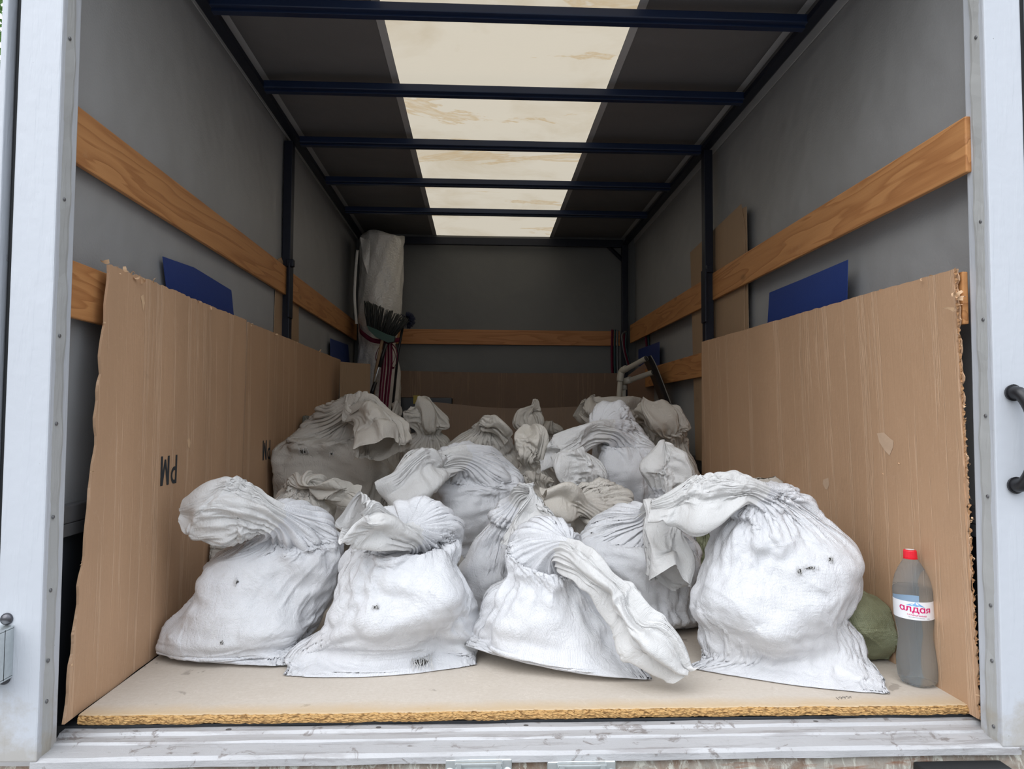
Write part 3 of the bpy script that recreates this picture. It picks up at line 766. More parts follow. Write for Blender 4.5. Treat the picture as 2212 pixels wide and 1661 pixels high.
# back wall cardboard
zb = at(1100, 805, YB-0.1)[2]
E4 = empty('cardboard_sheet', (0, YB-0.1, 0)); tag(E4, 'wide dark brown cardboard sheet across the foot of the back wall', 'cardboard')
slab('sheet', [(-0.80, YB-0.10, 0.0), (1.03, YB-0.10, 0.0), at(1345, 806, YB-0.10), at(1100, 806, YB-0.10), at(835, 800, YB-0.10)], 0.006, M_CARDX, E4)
E5 = empty('cardboard_sheet', (0.2, YB-0.3, 0)); tag(E5, 'lighter cardboard sheet with a dipping top edge standing before the back sheet', 'cardboard')
q = YB-0.35
slab('sheet', [at(936, 1050, q), at(1400, 1050, q), at(1400, 872, q), at(1300, 876, q), at(1180, 881, q), at(1100, 882, q), at(1040, 879, q), at(985, 873, q), at(936, 868, q)], 0.005, cardboard('faded_cardboard', (0.33, 0.235, 0.17), 0, 0.3), E5)
# black case with yellow tag
q = YB-0.22; a = at(868, 858, q); b = at(977, 858, q)
e = empty('black_case', (a[0], q, 0)); tag(e, 'black case with a yellow tag standing by the back cardboard', 'case')
box('case_body', (a[0]-0.02, q, 0.0), (b[0], q+0.10, a[2]), M_BLACK, e, 0.012, 3)
a2 = at(893, 855, q); b2 = at(906, 855, q)
box('yellow_tag', (a2[0], q-0.004, at(900, 872, q)[2]), (b2[0], q+0.06, a2[2]+0.003), plain('yellow_tape', (0.42, 0.32, 0.05), 0.6), e, 0.001)
# ------------------------------------------------------------------ sacks
def sack_mat(name, c1, c2, trans=0.06, weave=1.0):
    t = NT(name); v = t.map()
    uv = t.map((1, 1, 1), src='UV')
    wv1 = t.n('ShaderNodeTexWave', wave_type='BANDS', bands_direction='X'); t.l(uv, wv1.inputs[0]); wv1.inputs['Scale'].default_value = 95
    wv2 = t.n('ShaderNodeTexWave', wave_type='BANDS', bands_direction='Y'); t.l(uv, wv2.inputs[0]); wv2.inputs['Scale'].default_value = 95
    for q in (wv1, wv2): q.inputs['Distortion'].default_value = 0.4; q.inputs['Detail'].default_value = 1
    wv = t.math('MULTIPLY', wv1.outputs[1], wv2.outputs[1])
    big = t.noise(v, 5, 5, 0.6)
    c = t.mix(big, c1, c2)
    sm = t.ramp(t.noise(v, 8, 7, 0.7, 0.5), [(0.60, 0.0), (0.74, 1.0)])
    c = t.mix(t.math('MULTIPLY', sm, 0.30), c, tuple(x*y for x, y in zip(c1, (0.80, 0.76, 0.70))))
    c = t.mix(t.math('MULTIPLY', wv, 0.10*weave), c, tuple(x*0.72 for x in c1))
    crk = t.noise(t.map((1, 1, 0.6)), 26, 7, 0.62, 1.1)
    ridge = t.math('ABSOLUTE', t.math('SUBTRACT', crk, 0.5))
    fine = t.noise(t.map(), 75, 4, 0.6, 0.8)
    h = t.math('ADD', t.math('ADD', t.math('MULTIPLY', ridge, -3.2), t.math('MULTIPLY', fine, 0.45)), t.math('MULTIPLY', wv, 0.22*weave))
    n = t.bump(h, 0.0040, 0.7)
    t.fin(c, 0.50, n, 0, 0.38)
    tr = t.n('ShaderNodeBsdfTranslucent'); t.l(c, tr.inputs[0]); t.l(n, tr.inputs['Normal'])
    mx = t.n('ShaderNodeMixShader'); mx.inputs[0].default_value = trans
    t.l(t.b.outputs[0], mx.inputs[1]); t.l(tr.outputs[0], mx.inputs[2]); t.l(mx.outputs[0], t.out.inputs[0])
    return t.m
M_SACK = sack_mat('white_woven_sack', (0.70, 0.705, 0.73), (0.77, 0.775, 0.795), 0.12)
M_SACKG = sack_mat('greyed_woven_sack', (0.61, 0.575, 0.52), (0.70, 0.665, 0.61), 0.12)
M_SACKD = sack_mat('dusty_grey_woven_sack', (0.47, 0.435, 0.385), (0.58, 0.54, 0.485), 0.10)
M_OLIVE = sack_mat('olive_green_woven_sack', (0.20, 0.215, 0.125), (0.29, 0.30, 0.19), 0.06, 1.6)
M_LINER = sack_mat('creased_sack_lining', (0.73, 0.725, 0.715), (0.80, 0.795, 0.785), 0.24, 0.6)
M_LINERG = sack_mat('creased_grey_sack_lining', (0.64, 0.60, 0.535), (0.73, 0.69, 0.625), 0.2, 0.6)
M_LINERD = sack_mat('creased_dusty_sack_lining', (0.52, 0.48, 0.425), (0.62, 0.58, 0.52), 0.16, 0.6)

BUILT = {}
def waves(P, r, n, f0, f1, ridged=False):
    out = np.zeros(P.shape[:-1])
    for _ in range(n):
        k = r.normal(0, 1, 3); k /= np.linalg.norm(k); f = r.uniform(f0, f1)
        s = np.sin((P@k)*f*2*math.pi+r.uniform(0, 6.28)); out += (1-2*np.abs(s)) if ridged else s
    return out/math.sqrt(n)
def blur(d, st):
    for s in st:
        a = np.roll(d, s, 0)+np.roll(d, -s, 0)
        b = np.empty_like(d); b[:, s:-s] = d[:, 2*s:]+d[:, :-2*s]; b[:, :s] = 2*d[:, :s]; b[:, -s:] = 2*d[:, -s:]
        d = (a+b+d)/5
    return d
def simulate(T, rest_u, rest_v, iters, k_att, kb, zmin=0.003, seed=0, pin0=0.5, xr=1.035):
    """position based cloth on a tube grid [u, v]: excess width buckles into pleats, the broad shape stays near T"""
    p = T.copy(); NU, NV, _ = T.shape
    rd = np.sqrt(rest_u[:, :]**2 + 0) if False else None
    du = rest_u; dv = rest_v
    for it in range(iters):
        for par in (0, 1):                       # around
            i = np.arange(par, NU, 2); j = (i+1) % NU
            e = p[j]-p[i]; L = np.linalg.norm(e, axis=2, keepdims=True)+1e-9; R = du[i][..., None]
            g = np.where(L > R, 0.5, 0.42)*(L-R)/L*e
            p[i] += g; p[j] -= g
        for par in (0, 1):                       # along
            a = slice(par, NV-1, 2); n_ = len(range(par, NV-1, 2))
            ia = np.arange(par, NV-1, 2); ib = ia+1
            e = p[:, ib]-p[:, ia]; L = np.linalg.norm(e, axis=2, keepdims=True)+1e-9; R = dv[:, ia][..., None]
            g = np.where(L > R, 0.5, 0.30)*(L-R)/L*e
            p[:, ia] += g; p[:, ib] -= g
        if it % 2 == 0:                          # shear, only against stretching
            q = np.roll(p, -1, 0)
            for A_, B_, s_ in ((p[:, :-1], q[:, 1:], 1), (q[:, :-1], p[:, 1:], -1)):
                e = B_-A_; L = np.linalg.norm(e, axis=2, keepdims=True)+1e-9
                R = (np.sqrt(du[:, :-1]**2+dv[:, :]**2)*1.02)[..., None]
                g = np.where(L > R, 0.22, 0.05)*(L-R)/L*e
                if s_ == 1:
                    p[:, :-1] += g; p[:, 1:] -= np.roll(g, 1, 0)
                else:
                    p[:, :-1] += np.roll(g, 1, 0); p[:, 1:] -= g
        lap = (np.roll(p, 1, 0)+np.roll(p, -1, 0))*0.5-p
        lv = np.zeros_like(p); lv[:, 1:-1] = (p[:, 2:]+p[:, :-2])*0.5-p[:, 1:-1]
        p += kb*lap+kb*1.6*lv
        if it % 3 == 0:
            d = T-p; p += k_att[..., None]*(0.85*blur(d, (3, 6, 9, 5))+0.06*d)
            p[:, 0] += pin0*(T[:, 0]-p[:, 0])
        np.maximum(p[..., 2], zmin, out=p[..., 2])
        np.clip(p[..., 0], -0.952, xr, out=p[..., 0])
    return p

def build_sack(rings, neck, mats, seed, res=1.0, lump=0.021, crumple=1.0, twist=0.0, spikes=7, label=None, iters=110, floor_z=0.003, lip=0.0, bow=0.0, xr=1.035):
    r = np.random.default_rng(seed)
    A = []; B = []; TH = []
    for g in rings:
        ax, ay, bx, by, Y, th = g[:6]; Ya, Yb = Y if hasattr(Y, '__len__') else (Y, Y)
        a = at(ax, ay, Ya); b = at(bx, by, Yb); mz = (floor_z, 0.035, 0.09)[min(len(A), 2)] if len(A) < min(3, neck-1) else floor_z; a[2] = max(a[2], mz); b[2] = max(b[2], mz)
        A.append(a); B.append(b); TH.append(th)
    A = np.array(A); B = np.array(B); TH = np.array(TH)[:, None]
    Cn = (A+B)/2; X = (B-A)/2; X[1:neck-1] *= 0.95; TH[1:neck-1] *= 0.96
    TG = np.gradient(Cn, axis=0); D = np.cross(X, TG); D /= np.linalg.norm(D, axis=1, keepdims=True)+1e-9
    for k in range(1, len(D)):
        if D[k]@D[k-1] < -0.3: D[k] = D[k]*0.3+D[k-1]*0.7; D[k] /= np.linalg.norm(D[k])
    for k in range(max(1, neck-1)):              # the filled part keeps level rings
        h_ = np.cross(X[k], [0, 0, 1.0]); h_ /= np.linalg.norm(h_); f_ = 1.0 if k < neck-2 else 0.5
        D[k] = h_*f_+D[k]*(1-f_); D[k] /= np.linalg.norm(D[k])
    D = D*TH
    step = 0.5*(np.linalg.norm(np.diff(A, axis=0), axis=1)+np.linalg.norm(np.diff(B, axis=0), axis=1))*0.5+0.5*np.linalg.norm(np.diff(Cn, axis=0), axis=1)
    s = np.r_[0, np.cumsum(np.maximum(step, 0.012))]
    NU = int(176*res)//2*2; NV = int(150*res)
    q = np.linspace(0, s[-1], NV); Cq, Xq, Dq = cubic(s, Cn, q), cubic(s, X, q), cubic(s, D, q)
    sn = s[neck]; fl = np.clip((q-sn)/(s[-1]-sn+1e-6), 0, 1); isfl = (q > sn)
    u = np.arange(NU)/NU*2*math.pi
    tw = twist*np.clip((q-sn+0.05)/(s[-1]-sn+0.05), 0, 1)
    U = u[:, None]+0*q[None]
    nb = np.exp(-((q-sn)/0.045)**2)
    ex = 0.97
    cu, su = np.cos(U), np.sin(U)
    cu = np.sign(cu)*np.abs(cu)**ex; su = np.sign(su)*np.abs(su)**ex
    T0 = Cq[None]+cu[..., None]*Xq[None]+su[..., None]*Dq[None]
    T0[..., 1] -= bow*(1-np.clip(cu, -1, 1)**2)*np.exp(-(q/0.10)**2)[None]
    seg = np.linalg.norm(np.roll(T0, -1, 0)-T0, axis=2); circ = seg.sum(0)
    Cmax = np.sort(circ[q < sn])[-max(3, NV//12)]
    # pleats running along the fabric, strongest where it is gathered
    dn = q-sn
    near = np.where(dn < 0, np.exp(-(dn/0.13)**2), np.exp(-(dn/0.075)**2))
    ratio = np.clip(Cmax/circ, 1.0, 1.8)
    ratio = 1.0+(ratio-1)*np.where(isfl, 0.30+0.70*near, 1.0)
    ratio = np.maximum(ratio, np.where(isfl, 1.10, 1.06))
    nrm = (cu[..., None]*Xq[None]/np.maximum(np.linalg.norm(Xq, axis=1), .01)[None, :, None]+su[..., None]*Dq[None]/np.maximum(np.linalg.norm(Dq, axis=1), .01)[None, :, None])
    nrm /= np.linalg.norm(nrm, axis=2, keepdims=True)+1e-9
    pl = np.zeros((NU, NV)); lo = np.zeros((NU, NV))
    for k in range(16):
        kk = r.integers(6, 30); drift = r.normal(0, 1.3)
        pl += np.sin(kk*(U+tw[None])+drift*q[None]*9+r.uniform(0, 6.28))*(1.0/math.sqrt(kk/8))
    for k in range(5):
        kk = r.integers(2, 6); lo += np.sin(kk*U+r.normal(0, 5)*q[None]+r.uniform(0, 6.28))
    pl /= 3.2; lo /= 2.2
    T = T0+nrm*(pl*(0.0008+0.011*(ratio-1.0)*(0.25+0.75*near))[None])[..., None]
    low = waves(T0, r, 12, 2.0, 5.5); mid = waves(T0, r, 14, 6, 15, True); mid2 = waves(T0, r, 10, 14, 28)
    body = np.clip(q/0.06, 0, 1)*(1-nb*0.8)*(q < sn)
    T += nrm*((low*lump+mid*lump*0.42+mid2*lump*0.10)*body[None])[..., None]
    # lumps of rubble pressing from inside, with creases left between them
    rock = np.zeros((NU, NV)); nbod = max(int(NV*sn/s[-1]), 4)
    for _ in range(26):
        c = T0[r.integers(0, NU), r.integers(2, nbod)]; rr_ = r.uniform(0.045, 0.085)
        rock = np.maximum(rock, r.uniform(0.5, 1.0)*(1-(np.linalg.norm(T0-c, axis=2)/rr_)**2))
    T += nrm*(rock*lump*0.95*body[None])[..., None]
    msk = np.clip(waves(T0, r, 8, 2, 5)*0.8+0.3, 0, 1)*body[None]*np.clip(1.3-q/(0.8*sn), 0, 1)[None]
    hz = np.sin(2*math.pi*q[None]/0.042+1.6*np.sin(U+r.uniform(0, 6))+1.2*waves(T0, r, 6, 2, 5))
    T += nrm*(hz*0.0030*msk)[..., None]
    flr = np.where(isfl, np.clip((q-sn)/0.07, 0, 1), 0)
    T += nrm*(lo*0.016*flr[None])[..., None]
    cr = waves(T0, r, 14, 7, 18, True); cr3 = waves(T0, r, 14, 18, 42, True); cr2 = np.stack([waves(T0, r, 8, 4, 11) for _ in range(3)], -1)
    T += nrm*((cr*0.0075+cr3*0.0040)*crumple*flr[None])[..., None]+cr2*0.0085*crumple*flr[None, :, None]
    if lip:                                      # wavy mouth edge
        T += np.stack([waves(T0, r, 6, 4, 12) for _ in range(3)], -1)*(lip*np.clip((fl-0.45)/0.55, 0, 1)[None, :, None])
    # rubble corners poking at the cloth
    for _ in range(spikes):
        iu = r.integers(0, NU); iv = int(NV*r.uniform(0.08, 0.55)*sn/s[-1]*1.6) % NV
        if q[iv] > sn*0.85: continue
        c = T[iu, iv].copy(); dd = np.linalg.norm(T-c, axis=2); T += nrm*(0.026*np.exp(-dd/0.022))[..., None]
    T[..., 2] = np.maximum(T[..., 2], floor_z)
    su_ = np.linalg.norm(np.roll(T0, -1, 0)-T0, axis=2)
    rest_u = np.maximum(su_.mean(0)*ratio, 0.0008)[None]*np.ones((NU, 1))
    lv = np.linalg.norm(np.diff(T0, axis=1), axis=2)
    rest_v = np.maximum(lv, lv.mean(0)[None]*0.6)*(1.05+0.045*flr[:-1])[None]
    k_att = (np.where(isfl, 0.10, 0.13)+0.25*nb)[None]*np.ones((NU, 1))
    p = simulate(T, rest_u, rest_v, iters, k_att, 0.035, floor_z, seed, 0.5, xr)
    # rubble relief and sharp creases that the taut cloth shows on its filled part
    gu = np.roll(p, -1, 0)-np.roll(p, 1, 0); gv = np.gradient(p, axis=1); nn = np.cross(gu, gv); nn /= np.linalg.norm(nn, axis=2, keepdims=True)+1e-9
    nn *= np.sign((nn*nrm).sum(2).mean())
    au = (Cmax/(2*math.pi))*np.stack([np.cos(U), np.sin(U)], -1); crs = np.zeros((NU, NV))
    for _ in range(16):
        kd = r.normal(0, 1, 2); kv = r.normal(0, 1); f_ = r.uniform(2.5, 5.5); ph = (au@kd+kv*q[None])*f_*2*math.pi+1.1*waves(T0, r, 5, 2, 6)+r.uniform(0, 6.28)
        ln = np.exp(-(np.sin(ph)/0.13)**2)-0.5*np.exp(-((np.sin(ph+0.22))/0.16)**2)
        crs += ln*np.clip(waves(T0, r, 5, 2.5, 6)-0.45, 0, 1)
    keep = body*np.clip((sn-q)/0.05, 0, 1)
    p += nn*((rock*lump*0.38+hz*0.0007*msk+crs*0.0024+mid*lump*0.02)*keep[None])[..., None]
    np.maximum(p[..., 2], floor_z, out=p[..., 2])
    # one mesh for the filled body, one for the gathered top
    inv = int(np.searchsorted(q, sn))
    base = empty('rubble_sack', (float(Cn[0][0]), float(Cn[0][1]), 0.0))
    tag(base, label, 'sack', None)
    Vc = np.r_[0, np.cumsum(lv.mean(0))]
    def part(nm, a, b, mat, cap):
        n = b-a; V = p[:, a:b].reshape(-1, 3); idx = lambda i, j: (i % NU)*n+j
        I, J = np.meshgrid(np.arange(NU), np.arange(n-1), indexing='ij'); I2 = (I+1) % NU
        F = np.stack([I*n+J, I2*n+J, I2*n+J+1, I*n+J+1], -1).reshape(-1, 4)
        me = bpy.data.meshes.new(nm); nf = len(F); nv = len(V)
        extra = [i*n for i in range(NU)] if cap else []
        me.vertices.add(nv); me.vertices.foreach_set('co', V.astype(np.float32).ravel())
        nl = nf*4+len(extra); me.loops.add(nl)
        me.loops.foreach_set('vertex_index', np.r_[F.ravel(), np.array(extra[::-1], int)].astype(np.int32))
        me.polygons.add(nf+(1 if cap else 0))
        st = np.arange(nf)*4; tot = np.full(nf, 4)
        if cap: st = np.r_[st, nf*4]; tot = np.r_[tot, len(extra)]
        me.polygons.foreach_set('loop_start', st.astype(np.int32))
        me.update(calc_edges=True); me.validate()
        me.polygons.foreach_set('use_smooth', [True]*len(me.polygons))
        uvl = me.uv_layers.new(name='UVMap'); C0 = Cmax/(2*math.pi)
        uu = np.stack([I, I+1, I+1, I], -1).reshape(-1)*(Cmax/NU); jj = np.stack([J, J, J+1, J+1], -1).reshape(-1)
        co = np.zeros((len(me.loops), 2), np.float32); m_ = min(len(uu), len(me.loops)); co[:m_, 0] = uu[:m_]; co[:m_, 1] = Vc[np.minimum(jj+a, len(Vc)-1)][:m_]
        uvl.data.foreach_set('uv', co.ravel())
        o = link(nm, me, mat); child(o, base); return o
    part('filled_body', 0, inv+1, mats[0], True)
    part('gathered_top', inv, NV, mats[1], False)
    BUILT[seed] = base
    return base, p, inv
WH = (M_SACK, M_LINER); GR = (M_SACKG, M_LINERG); DU = (M_SACKD, M_LINERD); OL = (M_OLIVE, M_OLIVE)
SACKS = []
def S(label, mats, res, neck, seed, rings, **k): SACKS.append((label, mats, res, neck, seed, rings, k))

from mathutils.bvhtree import BVHTree
def hit(objs, px, py):
    """where the sight line through a picture point meets the given meshes"""
    best = None
    d = Vector(ray(px, py)).normalized(); o_ = Vector(CAM)
    for o in objs:
        me = o.data; bv = BVHTree.FromPolygons([v.co.copy() for v in me.vertices], [tuple(p.vertices) for p in me.polygons])
        h = bv.ray_cast(o_, d)
        if h[0] is not None and (best is None or h[3] < best[3]): best = h
    if best is None: return None
    n = best[1]
    if n.dot(d) > 0: n = -n
    return best[0], n
def torn_hole(seed, px, py, w_, h_, nth, thread=0.0007, flat=0.5):
    base = BUILT[seed]; h = hit([c for c in base.children], px, py)
    if h is None: return
    p, n = h; r = np.random.default_rng(seed*7+int(px)); t1 = n.cross(Vector((0, 0, 1))).normalized(); t2 = n.cross(t1).normalized()
    k = 22; vs = [tuple(p+n*0.0035)]
    for i in range(k):
        a = 2*math.pi*i/k; rr = r.uniform(0.35, 1.0)
        vs.append(tuple(p+n*0.0022+t1*math.cos(a)*w_/2*rr+t2*math.sin(a)*h_/2*rr))
    o = mesh('torn_hole', vs, [(0, i+1, (i+1) % k+1) for i in range(k)], M_HOLE, base)
    bm = bmesh.new()
    for i in range(nth):
        x = r.uniform(-0.55, 0.55)*w_; a = r.uniform(-0.25, 0.25); L = h_*r.uniform(0.4, 0.75)
        c = p+t1*x+t2*r.uniform(-0.3, 0.3)*h_; pts = []
        for j in range(6):
            s_ = (j/5-0.5)*2; pts.append(c+t2*s_*L+t1*(a*s_*L+r.normal(0, 0.0008))+n*(0.004+0.006*(1-s_*s_)*r.uniform(.2, 1)))
        tube_mesh(bm, pts, thread, 4)
    bm_obj('frayed_threads', bm, M_LINER, base, True)
M_HOLE = plain('dark_hole', (0.07, 0.067, 0.062), 0.9, 0, 0.1)
# front row
S('largest white sack, front right, upright beside the bottle, top swept left', WH, 1.25, 7, 21, [
 (1488, 1446, 1921, 1500, (0.26, 0.066), 0.010), (1535, 1440, 1885, 1470, (0.27, 0.20), 0.07), (1522, 1405, 1880, 1410, (0.29, 0.27), 0.14), (1503, 1320, 1850, 1315, 0.29, 0.175), (1515, 1235, 1832, 1235, 0.30, 0.175),
 (1533, 1155, 1822, 1170, 0.30, 0.155), (1568, 1100, 1765, 1082, 0.29, 0.105), (1600, 1084, 1662, 1050, 0.25, 0.035),
 (1565, 1110, 1610, 1032, 0.24, 0.045), (1510, 1158, 1545, 1016, 0.25, 0.06), (1448, 1135, 1475, 1036, 0.28, 0.05), (1400, 1112, 1412, 1072, 0.30, 0.03)], crumple=0.9, lip=0.012, spikes=7, bow=0.025)
S('middle sack of the front row, its long twisted top trailing down right to the board', WH, 1.25, 6, 22, [
 (1004, 1392, 1408, 1466, (0.33, 0.17), 0.010), (1008, 1360, 1392, 1445, (0.37, 0.29), 0.10), (1035, 1290, 1362, 1385, 0.36, 0.155), (1075, 1235, 1325, 1310, 0.37, 0.155), (1100, 1190, 1290, 1245, 0.37, 0.125),
 (1128, 1165, 1262, 1200, 0.34, 0.08), (1225, 1168, 1212, 1228, 0.27, 0.035), (1290, 1198, 1255, 1268, 0.20, 0.04), (1350, 1255, 1300, 1335, 0.15, 0.045),
 (1415, 1315, 1335, 1400, 0.11, 0.05), (1480, 1375, 1385, 1438, 0.085, 0.05), (1502, 1430, 1462, 1468, 0.07, 0.03)], crumple=1.1, lip=0.008, spikes=3, bow=0.055)
S('white sack, second from left in the front row, torn hole low on its front', WH, 1.25, 7, 23, [
 (613, 1458, 1027, 1440, (0.235, 0.30), 0.010), (650, 1420, 1028, 1415, (0.35, 0.38), 0.08), (695, 1350, 1018, 1340, 0.37, 0.155), (718, 1275, 1040, 1280, 0.38, 0.175), (724, 1215, 1012, 1212, 0.39, 0.165),
 (755, 1180, 1002, 1168, 0.39, 0.12), (800, 1172, 985, 1152, 0.37, 0.075), (872, 1180, 912, 1142, 0.31, 0.035),
 (838, 1190, 868, 1108, 0.28, 0.05), (800, 1195, 832, 1082, 0.25, 0.055), (764, 1188, 822, 1072, 0.23, 0.055), (716, 1160, 800, 1068, 0.20, 0.045)], crumple=1.0, lip=0.012, spikes=8, bow=0.04)
S('white sack at the left end of the front row, wide ruffled top leaning left', WH, 1.25, 7, 24, [
 (336, 1402, 625, 1434, (0.42, 0.30), 0.010), (345, 1385, 645, 1408, (0.48, 0.43), 0.10), (382, 1320, 700, 1335, 0.48, 0.165), (418, 1260, 732, 1262, 0.50, 0.175), (456, 1205, 752, 1195, 0.50, 0.155),
 (505, 1168, 735, 1160, 0.48, 0.11), (530, 1140, 695, 1135, 0.45, 0.075), (555, 1142, 622, 1102, 0.39, 0.04),
 (515, 1165, 570, 1066, 0.37, 0.055), (468, 1188, 505, 1036, 0.36, 0.07), (420, 1165, 440, 1052, 0.36, 0.06), (384, 1122, 400, 1084, 0.36, 0.03)], crumple=0.9, lip=0.010, spikes=8, bow=0.04)
# second row
S('white sack behind the trailing top, its ruffled mouth hanging down in front', WH, 1.05, 6, 25, [
 (1290, 1400, 1510, 1395, 0.62, 0.012), (1298, 1350, 1520, 1345, 0.62, 0.12), (1288, 1280, 1524, 1280, 0.62, 0.15), (1262, 1205, 1522, 1215, 0.62, 0.15), (1258, 1160, 1500, 1165, 0.61, 0.115),
 (1300, 1134, 1458, 1130, 0.58, 0.075), (1378, 1118, 1440, 1110, 0.53, 0.035), (1385, 1104, 1462, 1104, 0.49, 0.04), (1378, 1150, 1488, 1155, 0.44, 0.05), (1376, 1210, 1510, 1218, 0.41, 0.06), (1384, 1250, 1512, 1262, 0.37, 0.06)], crumple=1.1, lip=0.014, spikes=2)
S('white sack in the gap between the two middle front sacks, looped neck', WH, 1.0, 6, 26, [
 (1000, 1360, 1130, 1360, 0.680, 0.012), (990, 1320, 1140, 1320, 0.680, 0.09), (992, 1265, 1145, 1265, 0.680, 0.12), (1004, 1210, 1150, 1210, 0.680, 0.13), (1022, 1160, 1150, 1160, 0.670, 0.11),
 (1060, 1112, 1152, 1108, 0.640, 0.07), (1100, 1082, 1146, 1076, 0.610, 0.032), (1108, 1058, 1156, 1060, 0.570, 0.03), (1190, 1085, 1122, 1108, 0.530, 0.04), (1222, 1118, 1095, 1155, 0.510, 0.055), (1232, 1168, 1072, 1180, 0.500, 0.05)], crumple=1.2, lip=0.016, spikes=1)
S('small pale sack behind the one with the hanging mouth, its top pointing left', GR, 0.9, 5, 27, [
 (1240, 1300, 1400, 1300, 0.930, 0.012), (1235, 1230, 1402, 1230, 0.930, 0.10), (1232, 1165, 1400, 1165, 0.930, 0.125), (1240, 1112, 1388, 1118, 0.920, 0.11), (1262, 1080, 1355, 1086, 0.890, 0.07),
 (1238, 1112, 1262, 1078, 0.830, 0.035), (1212, 1135, 1238, 1045, 0.800, 0.05), (1172, 1132, 1180, 1044, 0.790, 0.05)], lip=0.012)
S('white sack with a rounded shell-like open top, above the small pale one', WH, 0.95, 5, 28, [
 (1180, 1275, 1300, 1275, 1.120, 0.012), (1174, 1200, 1312, 1200, 1.120, 0.12), (1180, 1140, 1320, 1140, 1.120, 0.14), (1192, 1098, 1308, 1098, 1.110, 0.12), (1218, 1070, 1290, 1070, 1.090, 0.07),
 (1236, 1050, 1278, 1048, 1.060, 0.035), (1206, 1026, 1308, 1034, 1.030, 0.055), (1190, 996, 1300, 1000, 1.030, 0.06), (1215, 975, 1270, 977, 1.050, 0.05)], lip=0.012)
S('wide white sack behind the front row, centre, sheet-like top draped left', WH, 1.1, 6, 29, [
 (930, 1262, 1090, 1262, 1.15, 0.012), (915, 1200, 1102, 1200, 1.15, 0.12), (912, 1130, 1110, 1130, 1.14, 0.155), (924, 1075, 1124, 1070, 1.12, 0.155), (932, 1042, 1126, 1044, 1.10, 0.13), (950, 1008, 1092, 1006, 1.07, 0.085),
 (968, 1005, 1018, 978, 1.0, 0.045), (945, 1050, 962, 968, 0.95, 0.06), (915, 1085, 912, 962, 0.90, 0.07), (880, 1125, 868, 980, 0.86, 0.07), (845, 1130, 815, 1040, 0.84, 0.055)], crumple=1.2, lip=0.014, spikes=2)
S('round grey-white sack tucked behind the leftmost front sack, gathered at its centre', GR, 0.95, 6, 30, [
 (560, 1285, 720, 1285, 0.95, 0.012), (553, 1220, 727, 1220, 0.95, 0.11), (558, 1160, 727, 1160, 0.95, 0.13), (572, 1100, 714, 1100, 0.94, 0.12), (580, 1068, 698, 1066, 0.93, 0.09), (612, 1050, 682, 1048, 0.90, 0.05),
 (645, 1055, 668, 1040, 0.88, 0.025), (705, 1042, 690, 1075, 0.87, 0.04), (748, 1042, 730, 1085, 0.88, 0.045), (778, 1058, 765, 1090, 0.90, 0.035)], lip=0.008, spikes=1)
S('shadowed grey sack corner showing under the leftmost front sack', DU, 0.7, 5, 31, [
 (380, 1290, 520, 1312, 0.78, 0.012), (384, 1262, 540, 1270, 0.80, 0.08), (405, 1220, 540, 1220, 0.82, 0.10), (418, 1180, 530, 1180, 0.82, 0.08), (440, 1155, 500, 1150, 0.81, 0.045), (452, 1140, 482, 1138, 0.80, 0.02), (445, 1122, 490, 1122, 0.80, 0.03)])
S('olive green knobbly sack on the board behind the water bottle', OL, 1.0, 4, 32, [
 (1846, 1420, 1937, 1420, 0.31, 0.012), (1842, 1390, 1944, 1378, 0.33, 0.060), (1815, 1340, 1920, 1340, 0.35, 0.065), (1800, 1285, 1872, 1292, 0.36, 0.05), (1796, 1248, 1832, 1256, 0.36, 0.025), (1800, 1215, 1828, 1220, 0.36, 0.02)], lump=0.016, spikes=26, xr=1.064)
S('olive green sack glimpsed in the gap left of the big right sack', OL, 0.6, 4, 33, [
 (1530, 1315, 1610, 1315, 0.78, 0.012), (1515, 1260, 1615, 1260, 0.78, 0.07), (1508, 1200, 1605, 1200, 0.78, 0.08), (1505, 1162, 1590, 1162, 0.77, 0.06), (1515, 1142, 1560, 1142, 0.75, 0.03), (1500, 1128, 1550, 1126, 0.74, 0.03)])
S('pale fold of a sack low behind the second front sack', GR, 0.6, 4, 34, [
 (885, 1310, 1000, 1310, 0.80, 0.012), (880, 1240, 1002, 1240, 0.80, 0.08), (888, 1180, 990, 1180, 0.80, 0.09), (896, 1148, 966, 1155, 0.79, 0.06), (908, 1135, 950, 1140, 0.77, 0.03), (898, 1126, 945, 1134, 0.76, 0.025)])
# middle
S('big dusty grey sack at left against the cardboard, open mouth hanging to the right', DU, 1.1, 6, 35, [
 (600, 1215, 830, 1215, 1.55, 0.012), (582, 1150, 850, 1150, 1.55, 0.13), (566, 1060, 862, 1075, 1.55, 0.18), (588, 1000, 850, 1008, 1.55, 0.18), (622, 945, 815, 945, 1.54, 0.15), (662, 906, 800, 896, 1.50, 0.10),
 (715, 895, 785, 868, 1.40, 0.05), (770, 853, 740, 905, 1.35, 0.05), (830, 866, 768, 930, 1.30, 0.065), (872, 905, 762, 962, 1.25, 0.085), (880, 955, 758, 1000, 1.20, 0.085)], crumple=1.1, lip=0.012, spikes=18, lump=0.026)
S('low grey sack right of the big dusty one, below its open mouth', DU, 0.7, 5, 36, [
 (862, 1230, 935, 1230, 1.42, 0.012), (860, 1150, 938, 1150, 1.42, 0.08), (862, 1085, 938, 1085, 1.42, 0.08), (862, 1035, 925, 1035, 1.42, 0.07), (866, 1008, 900, 1005, 1.40, 0.05), (870, 995, 892, 992, 1.39, 0.03), (862, 975, 902, 972, 1.38, 0.03)])
